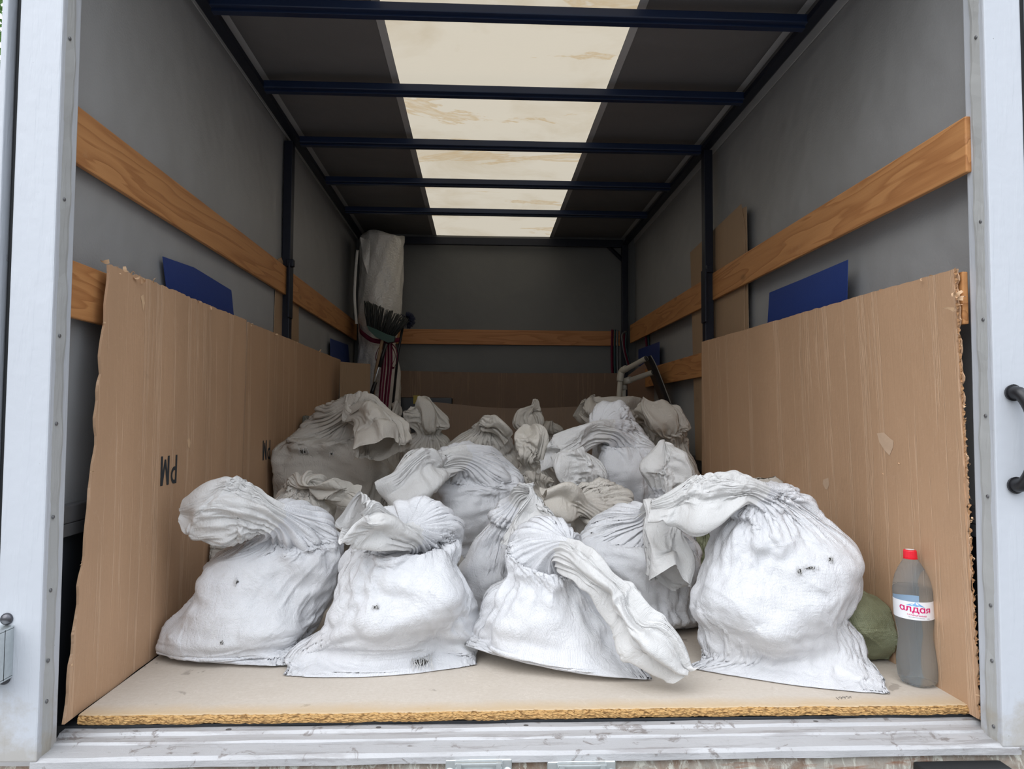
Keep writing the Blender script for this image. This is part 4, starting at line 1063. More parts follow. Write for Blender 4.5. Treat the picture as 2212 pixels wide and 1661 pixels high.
S('grey sack with an upright crumpled top left of the twisted one', GR, 0.9, 5, 37, [
 (850, 1180, 1000, 1180, 2.040, 0.012), (845, 1100, 1005, 1100, 2.040, 0.13), (850, 1025, 1000, 1025, 2.040, 0.16), (860, 980, 985, 980, 2.040, 0.13), (880, 950, 970, 950, 2.020, 0.08), (902, 934, 950, 934, 2.000, 0.035),
 (880, 912, 972, 916, 1.980, 0.06), (876, 888, 972, 898, 1.980, 0.065), (888, 868, 935, 880, 2.000, 0.05)], crumple=1.3, lip=0.022)
S('beige grey sack with a tightly twisted neck bent to the right, back centre', GR, 0.9, 5, 38, [
 (960, 1190, 1110, 1190, 1.690, 0.012), (954, 1100, 1122, 1100, 1.690, 0.14), (962, 1030, 1125, 1030, 1.690, 0.17), (970, 985, 1116, 985, 1.680, 0.14), (988, 948, 1096, 948, 1.640, 0.09), (1022, 925, 1060, 918, 1.600, 0.035),
 (1052, 893, 1040, 930, 1.560, 0.04), (1085, 903, 1070, 942, 1.550, 0.05), (1106, 935, 1088, 962, 1.560, 0.04)], twist=2.0, crumple=0.8)
S('sack with a pointed peak of cloth rising against the back cardboard', GR, 0.85, 5, 39, [
 (1100, 1190, 1205, 1190, 1.930, 0.012), (1096, 1110, 1210, 1110, 1.930, 0.12), (1100, 1040, 1205, 1040, 1.930, 0.14), (1108, 990, 1195, 990, 1.920, 0.11), (1122, 955, 1180, 955, 1.900, 0.06), (1130, 938, 1165, 938, 1.880, 0.03),
 (1104, 915, 1178, 918, 1.860, 0.055), (1118, 890, 1165, 892, 1.860, 0.045), (1150, 866, 1166, 864, 1.870, 0.012)], crumple=1.4, lip=0.008)
S('grey sack furthest back, right of the peaked one, flat rumpled top', DU, 0.7, 4, 40, [
 (1140, 1155, 1232, 1155, 2.25, 0.012), (1134, 1080, 1236, 1080, 2.25, 0.14), (1140, 1005, 1235, 1005, 2.25, 0.15), (1150, 960, 1226, 960, 2.24, 0.10), (1170, 938, 1205, 936, 2.22, 0.035), (1150, 912, 1212, 925, 2.20, 0.05), (1158, 900, 1205, 915, 2.20, 0.03)], crumple=1.4)
S('small sack with a coiled loop of a top just below the peaked one', GR, 0.9, 4, 41, [
 (1112, 1232, 1212, 1232, 1.300, 0.012), (1102, 1150, 1216, 1150, 1.300, 0.12), (1105, 1085, 1212, 1085, 1.300, 0.14), (1114, 1035, 1198, 1035, 1.290, 0.09), (1132, 1008, 1178, 1006, 1.260, 0.035),
 (1112, 975, 1190, 978, 1.220, 0.06), (1118, 940, 1188, 942, 1.220, 0.06), (1135, 926, 1170, 926, 1.250, 0.04)], crumple=1.3, lip=0.016)
S('crumpled sack fold low in the hollow at the centre of the heap', DU, 0.6, 4, 42, [
 (1120, 1262, 1225, 1262, 1.16, 0.012), (1115, 1190, 1228, 1190, 1.16, 0.10), (1118, 1120, 1222, 1120, 1.16, 0.12), (1125, 1070, 1208, 1070, 1.16, 0.08), (1140, 1052, 1180, 1052, 1.14, 0.03), (1124, 1030, 1192, 1036, 1.12, 0.04)], crumple=1.4, lip=0.012)
S('large pale sack right of centre, long folded top reaching left', WH, 1.1, 6, 43, [
 (1272, 1228, 1440, 1228, 1.38, 0.012), (1264, 1150, 1446, 1150, 1.38, 0.14), (1266, 1080, 1446, 1080, 1.38, 0.18), (1270, 1010, 1438, 1010, 1.38, 0.185), (1280, 958, 1424, 958, 1.37, 0.155), (1298, 925, 1388, 918, 1.33, 0.105),
 (1288, 952, 1325, 910, 1.25, 0.045), (1248, 975, 1280, 912, 1.21, 0.055), (1205, 1000, 1232, 930, 1.18, 0.06), (1170, 1008, 1182, 952, 1.18, 0.045)], crumple=0.9, lip=0.014, spikes=3)
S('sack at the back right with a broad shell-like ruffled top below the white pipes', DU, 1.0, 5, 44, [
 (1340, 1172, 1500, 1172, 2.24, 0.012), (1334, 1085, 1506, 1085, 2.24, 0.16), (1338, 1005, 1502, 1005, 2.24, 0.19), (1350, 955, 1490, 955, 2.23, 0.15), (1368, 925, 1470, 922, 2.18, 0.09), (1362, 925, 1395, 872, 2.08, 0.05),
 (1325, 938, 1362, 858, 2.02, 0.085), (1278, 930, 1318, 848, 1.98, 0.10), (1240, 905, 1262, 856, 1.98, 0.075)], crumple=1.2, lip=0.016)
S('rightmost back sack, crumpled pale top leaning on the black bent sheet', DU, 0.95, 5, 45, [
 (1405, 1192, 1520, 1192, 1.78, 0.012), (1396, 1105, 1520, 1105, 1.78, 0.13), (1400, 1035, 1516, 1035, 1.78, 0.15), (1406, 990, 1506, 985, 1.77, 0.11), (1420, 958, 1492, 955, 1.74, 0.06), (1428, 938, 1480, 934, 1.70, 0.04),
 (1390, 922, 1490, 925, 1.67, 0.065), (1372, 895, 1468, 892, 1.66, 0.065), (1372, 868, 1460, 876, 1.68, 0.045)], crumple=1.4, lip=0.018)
S('sack with a tall domed top at right, between the long folded one and the cardboard', WH, 0.95, 5, 46, [
 (1392, 1262, 1532, 1262, 1.040, 0.012), (1386, 1192, 1536, 1192, 1.040, 0.12), (1392, 1132, 1530, 1132, 1.040, 0.14), (1402, 1092, 1515, 1092, 1.030, 0.10), (1425, 1066, 1485, 1064, 1.000, 0.045), (1405, 1045, 1500, 1045, 0.970, 0.055),
 (1395, 1015, 1508, 1012, 0.950, 0.065), (1400, 988, 1494, 984, 0.950, 0.06), (1420, 968, 1470, 966, 0.980, 0.04)], crumple=1.1, lip=0.012)
S('grey rounded sack top peeping over behind the largest front sack', DU, 0.7, 4, 47, [
 (1600, 1290, 1740, 1290, 0.92, 0.012), (1596, 1220, 1744, 1220, 0.92, 0.11), (1602, 1150, 1738, 1150, 0.92, 0.12), (1606, 1095, 1722, 1090, 0.92, 0.10), (1612, 1066, 1700, 1060, 0.91, 0.06), (1614, 1044, 1676, 1036, 0.90, 0.04), (1620, 1038, 1668, 1030, 0.90, 0.02)], crumple=0.4)
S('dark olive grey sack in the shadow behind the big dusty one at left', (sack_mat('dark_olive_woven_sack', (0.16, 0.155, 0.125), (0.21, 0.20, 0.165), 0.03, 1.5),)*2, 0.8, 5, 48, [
 (600, 1178, 720, 1178, 1.98, 0.012), (592, 1090, 725, 1090, 1.98, 0.14), (585, 1010, 720, 1010, 1.98, 0.15), (592, 955, 706, 952, 1.98, 0.12), (606, 920, 690, 915, 1.97, 0.07), (632, 905, 668, 902, 1.95, 0.03), (640, 900, 664, 898, 1.95, 0.02)])
S('small grey sack tuft beside the foot of the wrapped roll', DU, 0.7, 5, 49, [
 (790, 1150, 900, 1150, 2.30, 0.012), (786, 1080, 904, 1080, 2.30, 0.14), (790, 1005, 900, 1005, 2.30, 0.15), (800, 955, 890, 952, 2.29, 0.10), (818, 925, 870, 920, 2.27, 0.05), (830, 912, 862, 908, 2.25, 0.03),
 (838, 888, 876, 888, 2.22, 0.045), (840, 868, 872, 870, 2.23, 0.02)], crumple=1.3, lip=0.008)
for (label, mats, res, neck, seed, rings, k) in SACKS:
    build_sack(rings, neck, mats, seed, res, label=label, **k)

torn_hole(23, 912, 1430, 0.055, 0.050, 26)
torn_hole(23, 812, 1312, 0.022, 0.014, 8, 0.0005)
torn_hole(24, 480, 1388, 0.012, 0.012, 3, 0.0005)
torn_hole(24, 512, 1258, 0.012, 0.016, 5, 0.0005)
torn_hole(21, 1727, 1234, 0.016, 0.016, 6, 0.0006)
torn_hole(21, 1750, 1227, 0.040, 0.010, 14, 0.0005)
torn_hole(21, 1795, 1208, 0.018, 0.014, 8, 0.0005)
torn_hole(25, 1278, 1150, 0.010, 0.008, 3, 0.0005)
torn_hole(35, 655, 975, 0.040, 0.030, 12, 0.0008)
torn_hole(35, 716, 980, 0.016, 0.014, 5, 0.0006)
torn_hole(35, 588, 1028, 0.018, 0.020, 5, 0.0006)
# ------------------------------------------------------------------ water bottle
def bottle():
    b = atz(1985, 1488); base = at(1984, 1487, 0.135); bx, by = base[0], 0.135
    tilt = 0.045; H = 0.340
    e = empty('water_bottle', (bx, by, 0.0)); tag(e, 'clear blue tinted water bottle with a red cap at the right front corner', 'bottle')
    t = NT('clear_blue_plastic'); t.b.inputs['Base Color'].default_value = (0.72, 0.84, 0.95, 1); t.b.inputs['Transmission Weight'].default_value = 0.94
    t.b.inputs['Roughness'].default_value = 0.07; t.b.inputs['IOR'].default_value = 1.07; pet = t.m
    t = NT('water'); t.b.inputs['Base Color'].default_value = (0.90, 0.94, 0.97, 1); t.b.inputs['Transmission Weight'].default_value = 1.0; t.b.inputs['Roughness'].default_value = 0.0; t.b.inputs['IOR'].default_value = 1.10; wat = t.m
    red = plain('red_cap_plastic', (0.72, 0.012, 0.030), 0.35, 0, 0.5, 60, 0.05); paper = plain('white_label', (0.78, 0.79, 0.82), 0.4, 0, 0.4, 30, 0.03)
    prof = [(0.0, 0.034), (0.004, 0.040), (0.014, 0.0455), (0.035, 0.0475), (0.060, 0.0470), (0.085, 0.0435), (0.112, 0.0395), (0.128, 0.0400), (0.148, 0.0430), (0.168, 0.0458), (0.1685, 0.0452), (0.2150, 0.0452), (0.2155, 0.0458), (0.232, 0.0460), (0.250, 0.0440), (0.270, 0.0385), (0.290, 0.0295), (0.306, 0.0195), (0.316, 0.0148), (0.3205, 0.0140)]
    N = 72
    def sway(z): return tilt*0
    def rad(z, r0, a):
        r_ = r0
        if z < 0.040: r_ *= 1-0.10*max(0, math.cos(5*a+0.6))**3*(1-z/0.040)          # petal foot grooves
        if 0.075 < z < 0.155: r_ *= 1+0.030*math.cos(3*a+z*30)*math.sin(math.pi*(z-0.075)/0.08)
        return r_
    zs = [i*0.3205/90 for i in range(91)]; pr = np.interp(zs, [p[0] for p in prof], [p[1] for p in prof])
    def lathe(name, zlist, rlist, mat, closed=True, off=0.0, flip=False):
        vs = []; fs = []
        for z, r0 in zip(zlist, rlist):
            for k in range(N):
                a = 2*math.pi*k/N; r_ = rad(z, r0, a)+off; vs.append((bx+math.cos(a)*r_-tilt*z, by+math.sin(a)*r_, z+0.0015))
        n = len(zlist)
        for i in range(n-1):
            for k in range(N): fs.append((i*N+k, i*N+(k+1) % N, (i+1)*N+(k+1) % N, (i+1)*N+k))
        if closed:
            vs.append((bx-tilt*zlist[0], by, zlist[0]+0.012 if zlist[0] < 0.01 else zlist[0])); c = len(vs)-1
            for k in range(N): fs.append((c, (k+1) % N, k))
            vs.append((bx-tilt*zlist[-1], by, zlist[-1]+0.0015)); c = len(vs)-1
            for k in range(N): fs.append((c, (n-1)*N+k, (n-1)*N+(k+1) % N))
        return mesh(name, vs, fs, mat, e, True)
    lathe('bottle_body', zs, pr, pet)
    wz = [z for z in zs if 0.006 < z < 0.245]; lathe('water', wz, np.interp(wz, zs, pr)-0.0016, wat)
    # cap with ribs
    vs = []; fs = []; M = 96; czs = [(0.3145, 0.0168), (0.3165, 0.0172), (0.3170, 0.0152), (0.3180, 0.0152), (0.3185, 0.0158), (0.334, 0.0152), (0.3365, 0.0142), (0.3370, 0.0120), (0.3370, 0.0)]
    for z, r0 in czs[:-1]:
        for k in range(M):
            a = 2*math.pi*k/M; r_ = r0*(1+(0.02 if 0.3183 < z < 0.335 and k % 2 else 0)); vs.append((bx+math.cos(a)*r_-tilt*z, by+math.sin(a)*r_, z))
    n = len(czs)-1
    for i in range(n-1):
        for k in range(M): fs.append((i*M+k, i*M+(k+1) % M, (i+1)*M+(k+1) % M, (i+1)*M+k))
    fs.append(tuple((n-1)*M+k for k in range(M))); fs.append(tuple(reversed(range(M))))
    cap = mesh('red_cap', vs, fs, red, e); cap['label'] = 'red ribbed screw cap'
    lathe_vs = []; lf = []
    for k in range(32):
        a = 2*math.pi*k/32; lathe_vs.append((bx+math.cos(a)*0.0105-tilt*0.337, by+math.sin(a)*0.0105, 0.3374))
    mesh('cap_disc', lathe_vs, [tuple(range(32))], paper, e)
    # label band
    vs = []; fs = []; R = 0.0462
    for z in np.linspace(0.170, 0.2145, 8):
        for k in range(N): a = 2*math.pi*k/N; vs.append((bx+math.cos(a)*R-tilt*z, by+math.sin(a)*R, z))
    for i in range(7):
        for k in range(N): fs.append((i*N+k, i*N+(k+1) % N, (i+1)*N+(k+1) % N, (i+1)*N+k))
    lab = mesh('paper_label', vs, fs, paper, e, True); lab['label'] = 'white paper label with pink lettering'
    mag = plain('magenta_ink', (0.62, 0.01, 0.14), 0.5, 0, 0.3, 30, 0.02); blu = plain('blue_ink', (0.20, 0.42, 0.72), 0.5, 0, 0.3, 60, 0.2); gry = plain('grey_ink', (0.12, 0.12, 0.16), 0.5)
    face = math.atan2(CAM[1]-by, CAM[0]-bx)+0.10
    def wrap(z0, Rr=R+0.0004):
        def f(co):
            a = face+co.x/Rr; z = z0+co.y-0.06*co.x; return (bx+math.cos(a)*Rr-tilt*z, by+math.sin(a)*Rr, z)
        return f
    def wtext(nm, body, size, z0, mat, offset=0.0, xo=0.0, sx=1.0):
        cu = bpy.data.curves.new(nm, 'FONT'); cu.body = body; cu.size = size; cu.offset = offset; cu.align_x = 'CENTER'
        o = bpy.data.objects.new(nm, cu); C.objects.link(o); bpy.context.view_layer.update()
        me = bpy.data.meshes.new_from_object(o.evaluated_get(bpy.context.evaluated_depsgraph_get())); bpy.data.objects.remove(o); bpy.data.curves.remove(cu)
        bm = bmesh.new(); bm.from_mesh(me); bmesh.ops.triangulate(bm, faces=bm.faces); bmesh.ops.subdivide_edges(bm, edges=[ed for ed in bm.edges if ed.calc_length() > 0.004], cuts=2)
        g = wrap(z0)
        for v in bm.verts: v.co = Vector(g(Vector((v.co.x*sx+xo, v.co.y, 0))))
        bm.to_mesh(me); bm.free(); o = link(nm, me, mat); child(o, lab); o.matrix_parent_inverse = Matrix(); o.location = (0, 0, 0)
        o.parent = lab; return o
    wtext('brand_lettering', 'ɑлдɑя', 0.0215, 0.1895, mag, 0.0004, 0.0, 1.22)
    wtext('sparkling_lettering', 'ГАЗИРОВАННАЯ', 0.0050, 0.1795, mag, 0.0001, 0.003, 1.1)
    wtext('small_print', 'природная питьевая вода', 0.0027, 0.1752, gry, 0, 0.002, 1.1)
    wtext('volume_print', '1,5л', 0.0045, 0.1740, gry, 0, 0.030, 1.0)
    g = wrap(0.0, R+0.0003)
    def ink_poly(nm, pts, mat, rr=0.0003):
        gg = wrap(0.0, R+rr); bm = bmesh.new()
        f = bm.faces.new([bm.verts.new((x, y, 0)) for x, y in pts]); bmesh.ops.triangulate(bm, faces=bm.faces)
        bmesh.ops.subdivide_edges(bm, edges=bm.edges[:], cuts=3)
        for v in bm.verts: v.co = Vector(gg(v.co))
        me = bpy.data.meshes.new(nm); bm.to_mesh(me); bm.free(); o = link(nm, me, mat); o.parent = lab; return o
    ink_poly('mountain_print', [(-0.021, 0.2035), (-0.012, 0.2085), (-0.008, 0.2105), (-0.003, 0.2090), (0.002, 0.2155), (0.008, 0.2120), (0.014, 0.2080), (0.023, 0.2030), (0.010, 0.2050), (0.002, 0.2035), (-0.008, 0.2045)], blu)
    ink_poly('snow_print', [(0.002, 0.2150), (0.008, 0.2095), (0.006, 0.2085), (0.012, 0.2050), (0.004, 0.2078), (0.001, 0.2100)], paper, 0.0006)
    ink_poly('snow_print', [(-0.009, 0.2100), (-0.004, 0.2070), (-0.006, 0.2060), (-0.011, 0.2078)], paper, 0.0006)
bottle()

# ------------------------------------------------------------------ back left corner
YR = 3.42
a = at(778, 560, YR); b = at(874, 560, YR); rc = (a[0]+b[0])/2; rr0 = (b[0]-a[0])/2; ztop = at(825, 512, YR)[2]
def wrap_mat():
    t = NT('bubble_wrap_film'); v = t.map(); c = t.mix(t.noise(v, 6, 5), (0.60, 0.57, 0.53), (0.80, 0.77, 0.72))
    h = t.math('ADD', t.vor(v, 70), t.math('MULTIPLY', t.noise(t.map((1, 1, 3)), 14, 5, 0.6, 1.0), 0.8))
    return t.fin(c, 0.24, t.bump(h, 0.004, 0.6), 0, 0.8)
M_WRAP = wrap_mat()
def wrapped_roll():
    e = empty('bubble_wrap_roll', (rc, YR, 0)); tag(e, 'tall roll of milky bubble wrap standing in the back left corner', 'roll')
    N = 96; Z = np.linspace(0.0, ztop, 70); vs = []; fs = []; r = np.random.default_rng(4)
    zt = at(820, 740, YR)[2]
    for i, z in enumerate(Z):
        k = 1.0-0.15*math.exp(-((z-zt)/0.12)**2)
        if z < zt: k *= 0.96
        cx = rc-0.004 - 0.02*math.exp(-((z-zt)/0.2)**2)
        for j in range(N):
            an = 2*math.pi*j/N
            w_ = 0.008*math.sin(5*an+z*9)*math.sin(z*7)+0.003*math.sin(11*an-z*23)+0.0015*math.sin(17*an+z*41)
            if z > ztop-0.03: w_ += 0.01*math.sin(4*an)
            R_ = (rr0-0.004)*k+w_*0.8
            dz = 0.015*math.sin(3*an+1)*(i == len(Z)-1)
            vs.append((cx+R_*math.cos(an), YR+R_*math.sin(an), z+dz))
    for i in range(len(Z)-1):
        for j in range(N): fs.append((i*N+j, i*N+(j+1) % N, (i+1)*N+(j+1) % N, (i+1)*N+j))
    c = len(vs); vs.append((rc, YR, ztop-0.05)); k = (len(Z)-1)*N
    for j in range(N): fs.append((k+j, k+(j+1) % N, c))
    mesh('rolled_film', vs, fs, M_WRAP, e, True)
    # loose film corner sticking out at the top left
    vs = []; fs = []
    P = [at(778, 512, YR-0.17), at(800, 520, YR-0.19), at(784, 560, YR-0.18), at(796, 600, YR-0.19)]
    for i in range(9):
        for j in range(7):
            s_, t_ = i/8, j/6
            q = (P[0]*(1-s_)+P[1]*s_)*(1-t_)+(P[2]*(1-s_)+P[3]*s_)*t_
            q = q+np.array([0, 0.010*math.sin(5*s_+4*t_), 0]); vs.append(tuple(q))
    for i in range(8):
        for j in range(6): k = i*7+j; fs.append((k, k+1, k+8, k+7))
    mesh('loose_film_corner', vs, fs, M_WRAP, e, True)
wrapped_roll()
M_PINK = plain('pink_woven_strap', (0.13, 0.012, 0.036), 0.7, 0, 0.2, 80, 0.3)
M_STRIPE = plain('pale_strap_stripe', (0.30, 0.20, 0.20), 0.7)
M_TEAL = plain('teal_strap_webbing', (0.03, 0.075, 0.085), 0.7)
def ribbon(name, pts, width, wdir, mat, parent, th=0.002):
    P = spline(pts, 36); wd = np.array(wdir, float); wd /= np.linalg.norm(wd); vs = []; fs = []
    for i, p in enumerate(P):
        t = P[min(i+1, 35)]-P[max(i-1, 0)]; t /= np.linalg.norm(t)+1e-9; w2 = wd-t*(wd@t); w2 /= np.linalg.norm(w2)+1e-9; n = np.cross(t, w2)*th/2
        for s_, q in ((-1, -1), (1, -1), (1, 1), (-1, 1)): vs.append(tuple(p+w2*width/2*s_+n*q))
    for i in range(35):
        for j in range(4): fs.append((i*4+j, i*4+(j+1) % 4, i*4+4+(j+1) % 4, i*4+4+j))
    fs.append((3, 2, 1, 0)); fs.append((140, 141, 142, 143))
    return mesh(name, vs, fs, mat, parent, True)
ys = YR-0.26
e = empty('tie_strap', (rc, ys, 0.9)); tag(e, 'pink striped webbing strap tied in a bow round the wrapped roll', 'strap')
ribbon('wrap_round', [at(776, 702, YR-0.05), at(785, 722, ys+0.02), at(805, 735, ys-0.01), at(830, 738, ys-0.02), at(855, 735, ys), at(868, 730, YR-0.1)], 0.030, (0, 0, 1), M_PINK, e)
ribbon('bow_loop', [at(832, 738, ys-0.03), at(818, 752, ys-0.06), at(812, 775, ys-0.06), at(817, 787, ys-0.05), at(826, 770, ys-0.03), at(834, 744, ys-0.03)], 0.026, (0, 1, 0.2), M_PINK, e)
ribbon('bow_loop', [at(845, 740, ys-0.03), at(856, 755, ys-0.06), at(857, 782, ys-0.06), at(849, 795, ys-0.05), at(847, 790, ys-0.03), at(854, 770, ys-0.03), at(845, 744, ys-0.03)], 0.026, (0, 1, 0.2), M_PINK, e)
t1 = ribbon('hanging_tail', [at(842, 742, ys-0.04), at(842, 790, ys-0.04), at(838, 830, ys-0.04), at(833, 880, ys-0.03)], 0.034, (1, 0, 0), M_PINK, e)
t2 = ribbon('hanging_tail', [at(831, 742, ys-0.035), at(829, 790, ys-0.035), at(825, 830, ys-0.035), at(821, 880, ys-0.03)], 0.030, (1, 0, 0), M_PINK, e)
ribbon('pale_stripe', [at(842, 742, ys-0.045), at(842, 790, ys-0.045), at(838, 830, ys-0.045), at(833, 880, ys-0.035)], 0.006, (1, 0, 0), M_STRIPE, t1)
ribbon('pale_stripe', [at(831, 742, ys-0.04), at(829, 790, ys-0.04), at(825, 830, ys-0.04), at(821, 880, ys-0.035)], 0.005, (1, 0, 0), M_STRIPE, t2)
# broom, bristles up
yb2 = ys-0.10
e = empty('broom', at(800, 900, yb2)); tag(e, 'upturned broom with dark bristles and a green head before the wrapped roll', 'broom')
M_GREEN = plain('dark_green_plastic', (0.010, 0.055, 0.035), 0.4)
M_BRISTLE = plain('dark_grey_bristle', (0.035, 0.038, 0.036), 0.6)
hp = [at(792, 704, yb2), at(800, 716, yb2), at(815, 728, yb2), at(842, 738, yb2), at(850, 737, yb2), at(852, 727, yb2), at(836, 722, yb2), at(815, 711, yb2), at(793, 703, yb2)]
slab('broom_head', [at(792, 703, yb2), at(797, 714, yb2), at(812, 728, yb2), at(838, 740, yb2), at(850, 738, yb2), at(853, 727, yb2), at(836, 722, yb2), at(815, 712, yb2)], 0.045, M_GREEN, e)
bm = bmesh.new(); r = np.random.default_rng(12)
for i in range(150):
    s_ = r.uniform(0, 1); dp = r.uniform(0.003, 0.04)
    a_ = at(793+(852-793)*s_, 705+(728-705)*s_, yb2+dp); tp = at(787+(884-787)*s_+r.normal(0, 1.2), 651+(690-651)*s_**1.15+r.normal(0, 1.6), yb2+dp+r.normal(0, 0.02))
    md = (a_+tp)/2+np.array([r.normal(0, 0.004), r.normal(0, 0.004), 0]); tube_mesh(bm, [a_, md, tp], [0.0034, 0.003, 0.0022], 5)
bm_obj('bristles', bm, M_BRISTLE, e, True)
tube('broom_handle', [at(826, 735, yb2+0.02), at(812, 800, yb2+0.03), at(800, 900, yb2+0.05)], 0.011, plain('pale_wood_handle', (0.33, 0.22, 0.13), 0.6), e)
# round blue brush behind it
yb3 = ys+0.02
e = empty('round_brush', at(878, 900, yb3)); tag(e, 'dark blue round brush showing right of the upturned broom', 'brush')
bm = bmesh.new(); c = at(879, 692, yb3)
for i in range(320):
    d = r.normal(0, 1, 3); d[1] *= 0.7; d /= np.linalg.norm(d); d[0] = abs(d[0])*1.0 if r.uniform() < .8 else d[0]
    tube_mesh(bm, [c+d*0.015, c+d*0.058*r.uniform(.85, 1.05)], [0.0028, 0.0018], 4)
bm_obj('bristles', bm, plain('dark_blue_bristle', (0.012, 0.018, 0.05), 0.6), e, True)
bm = bmesh.new(); bmesh.ops.create_uvsphere(bm, u_segments=20, v_segments=12, radius=0.026)
for v in bm.verts: v.co = Vector((c[0]-0.012+v.co.x, c[1]+v.co.y, c[2]+v.co.z))
bm_obj('brush_head', bm, M_BLACK, e, True)
tube('brush_handle', [at(872, 695, yb3+0.02), at(860, 760, yb3+0.03), at(846, 900, yb3+0.05)], 0.009, M_BLACK, e)
# telescopic snow scraper pole
yp = ys-0.16
e = empty('telescopic_pole', at(795, 870, yp)); tag(e, 'thin metal pole with black grips leaning before the pink strap', 'pole')
tube('metal_tube', [at(833, 745, yp), at(795, 870, yp)], 0.0055, M_CHROME, e)
tube('upper_grip', [at(834, 742, yp), at(820, 793, yp)], 0.0125, M_BLACK, e)
tube('lower_grip', [at(811, 825, yp), at(799, 862, yp)], [0.012, 0.0145], M_BLACK, e)
# film strip hanging against the left wall
P = [(772, 540), (768, 590), (766, 640), (770, 700)]
ee = empty('plastic_film', atx(770, 600, -0.98)); tag(ee, 'thin strip of plastic film hanging on the left wall beside the roll', 'film')
ribbon('film_strip', [at(x_, y_, 3.28) for x_, y_ in P], 0.018, (1, 0.2, 0), M_WRAP, ee)

# ------------------------------------------------------------------ back right corner
yq = 2.9
M_PVC = plain('cream_pvc_pipe', (0.46, 0.43, 0.37), 0.4, 0, 0.45, 20, 0.08)
def pipes():
    A = [at(1334, 900, yq), at(1340, 803, yq)]; e = empty('pipe_frame', (A[0][0], yq, 0)); tag(e, 'cream plastic pipe frame with elbow joints poking up at back right', 'pipe')
    b0 = (A[0][0], yq, 0.005)
    tube('upright_pipe', [b0, at(1334, 900, yq), at(1341, 806, yq)], 0.0165, M_PVC, e, 18)
    tube('arm_pipe', [at(1342, 803, yq), at(1396, 774, yq-0.22)], 0.0165, M_PVC, e, 18, False)
    tube('elbow_joint', spline([at(1339.5, 824, yq), at(1341, 810, yq), at(1343, 803, yq), at(1347, 799, yq-0.015), at(1353, 796, yq-0.035)], 14), 0.0225, M_PVC, e, 18)
    c0 = at(1347, 860, yq+0.06); tube('second_upright', [(c0[0], yq+0.06, 0.005), c0, at(1347.5, 829, yq+0.06)], 0.0165, M_PVC, e, 18)
    tube('second_arm', [at(1350, 825, yq+0.06), at(1411, 804, yq-0.18)], 0.0165, M_PVC, e, 18, False)
    tube('tee_joint', [at(1345, 826, yq+0.06), at(1362, 820, yq+0.0)], 0.0225, M_PVC, e, 18)
    tube('coupling', [at(1347.5, 842, yq+0.06), at(1347.5, 826, yq+0.06)], 0.0215, M_PVC, e, 18)
    dk = plain('pipe_bore', (0.05, 0.045, 0.04), 0.8)
    for (p0, p1) in ((at(1342, 803, yq), at(1396, 774, yq-0.22)), (at(1350, 825, yq+0.06), at(1411, 804, yq-0.18))):
        d = (p1-p0)/np.linalg.norm(p1-p0); tube('pipe_end', [p1-d*0.02, p1-d*0.001], 0.0135, dk, e, 18)
pipes()
# bent black sheet
def bent_sheet():
    pts = [(1405, 768, 2.62), (1413, 782, 2.60), (1428, 818, 2.57), (1442, 855, 2.54), (1458, 900, 2.50), (1468, 960, 2.46), (1473, 1040, 2.42)]
    L = spline([at(*p) for p in pts]+[np.array([at(1474, 1100, 2.4)[0], 2.4, 0.01])], 40)
    e = empty('bent_sheet', (L[-1][0], 2.4, 0)); tag(e, 'thin black bent sheet standing on edge at back right beside the pipes', 'sheet')
    vs = []; fs = []
    for i, p in enumerate(L):
        for dx, dy in ((0, 0), (0.004, 0.0), (0.012, 0.26), (0.008, 0.26)): vs.append((p[0]+dx, p[1]+dy, p[2]))
    for i in range(39):
        for j in range(4): fs.append((i*4+j, i*4+(j+1) % 4, i*4+4+(j+1) % 4, i*4+4+j))
    fs.append((0, 1, 2, 3)); fs.append((159, 158, 157, 156))
    mesh('sheet', vs, fs, M_BLACK, e, True)
    tube('pale_edge', [tuple(p+np.array([0.002, -0.003, 0])) for p in L], 0.003, plain('worn_edge', (0.20, 0.19, 0.17), 0.5), e, 6)
bent_sheet()
E6 = empty('cardboard_sheet', (0.75, 2.75, 0)); tag(E6, 'dark brown board leaning at back right between the pipes and black sheet', 'cardboard')
qy = 3.2
slab('panel', [at(1356, 1000, qy), at(1356, 812, qy), at(1395, 782, qy), at(1408, 780, qy), at(1425, 820, qy), at(1455, 890, qy), at(1470, 1000, qy)], 0.006, plain('dark_fibre_board', (0.26, 0.155, 0.10), 0.7, 0, 0.3, 6, 0.12), E6)
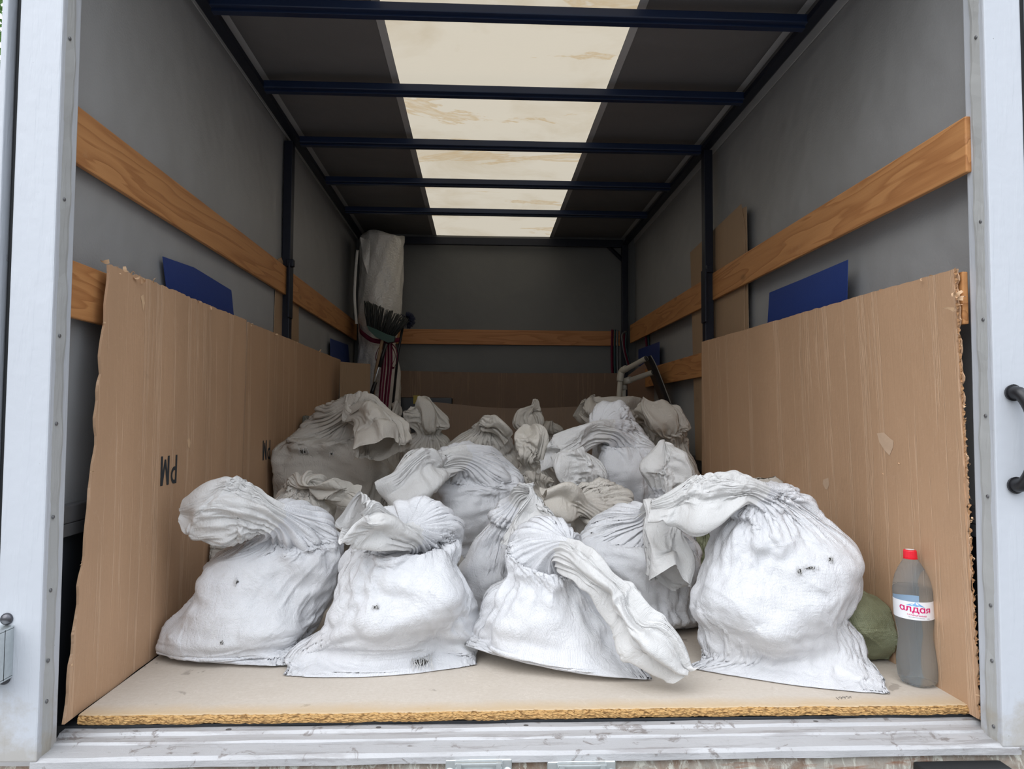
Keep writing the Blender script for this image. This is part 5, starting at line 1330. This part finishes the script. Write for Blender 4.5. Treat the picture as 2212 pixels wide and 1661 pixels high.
# ratchet straps over the back right slats
def strap(label, runs, loc):
    e = empty('ratchet_strap', loc); tag(e, label, 'strap')
    for nm, pts, w_, m_ in runs: ribbon(nm, pts, w_, (1, 0.35, 0), m_, e)
yk = 3.762
strap('pink and teal strap hanging over the back wall slat at its right end', [('pink_band', [at(1323, 712, yk), at(1322, 760, yk), at(1324, 830, yk)], 0.022, M_PINK), ('teal_band', [at(1329, 712, yk), at(1328, 760, yk), at(1330, 830, yk)], 0.018, M_TEAL), ('grey_band', [at(1334, 713, yk), at(1334, 760, yk), at(1335, 830, yk)], 0.014, M_RIVET)], at(1325, 712, yk))
yk = 3.68
strap('grey and pink strap curving down from the slat beside the corner post', [('grey_band', [at(1352, 715, yk), at(1345, 722, yk-0.02), at(1346, 745, yk-0.02), at(1356, 790, yk)], 0.016, M_RIVET), ('pink_band', [at(1349, 716, yk), at(1348, 745, yk-0.025), at(1360, 795, yk)], 0.016, M_PINK), ('teal_band', [at(1353, 718, yk-0.01), at(1352, 745, yk-0.02), at(1362, 790, yk)], 0.012, M_TEAL)], at(1350, 715, yk))
yk = 3.30
strap('pink and teal strap looped over the right slat above the pipe end', [('pink_band', [at(1400, 682, yk), at(1396, 690, yk-0.03), at(1396, 730, yk-0.02), at(1400, 775, yk)], 0.018, M_PINK), ('teal_band', [at(1404, 682, yk), at(1401, 690, yk-0.03), at(1401, 730, yk-0.02), at(1404, 775, yk)], 0.016, M_TEAL)], at(1400, 682, yk))

# ------------------------------------------------------------------ greenery seen past the left edge
def tree():
    c = at(-60, 60, 9.0); e = empty('tree', (c[0]-2.0, 9.0, -1.2)); tag(e, 'green leafy tree glimpsed outside at the top left edge', 'tree')
    r = np.random.default_rng(2); n = 5000; ctr = np.array([c[0]-0.8, 9.0, c[2]+0.6]); d = r.normal(0, 1, (n, 3)); d /= np.linalg.norm(d, axis=1)[:, None]
    P = ctr+d*np.array([1.7, 1.4, 2.2])*r.uniform(0.5, 1, (n, 1)); a1 = r.normal(0, 1, (n, 3)); a1 /= np.linalg.norm(a1, axis=1)[:, None]; a2 = np.cross(a1, r.normal(0, 1, (n, 3))); a2 /= np.linalg.norm(a2, axis=1)[:, None]
    s_ = 0.07; V = np.stack([P-a1*s_, P-a2*s_*.5, P+a1*s_, P+a2*s_*.5], 1).reshape(-1, 3)
    mesh('foliage', V, [(4*i, 4*i+1, 4*i+2, 4*i+3) for i in range(n)], plain('green_leaves', (0.12, 0.26, 0.05), 0.5, 0, 0.4, 3, 0.5), e)
    tube('trunk', [(c[0]-2.0, 9.0, -1.2), (ctr[0], 9.0, ctr[2])], [0.16, 0.08], plain('bark', (0.10, 0.07, 0.05), 0.9), e)
tree()
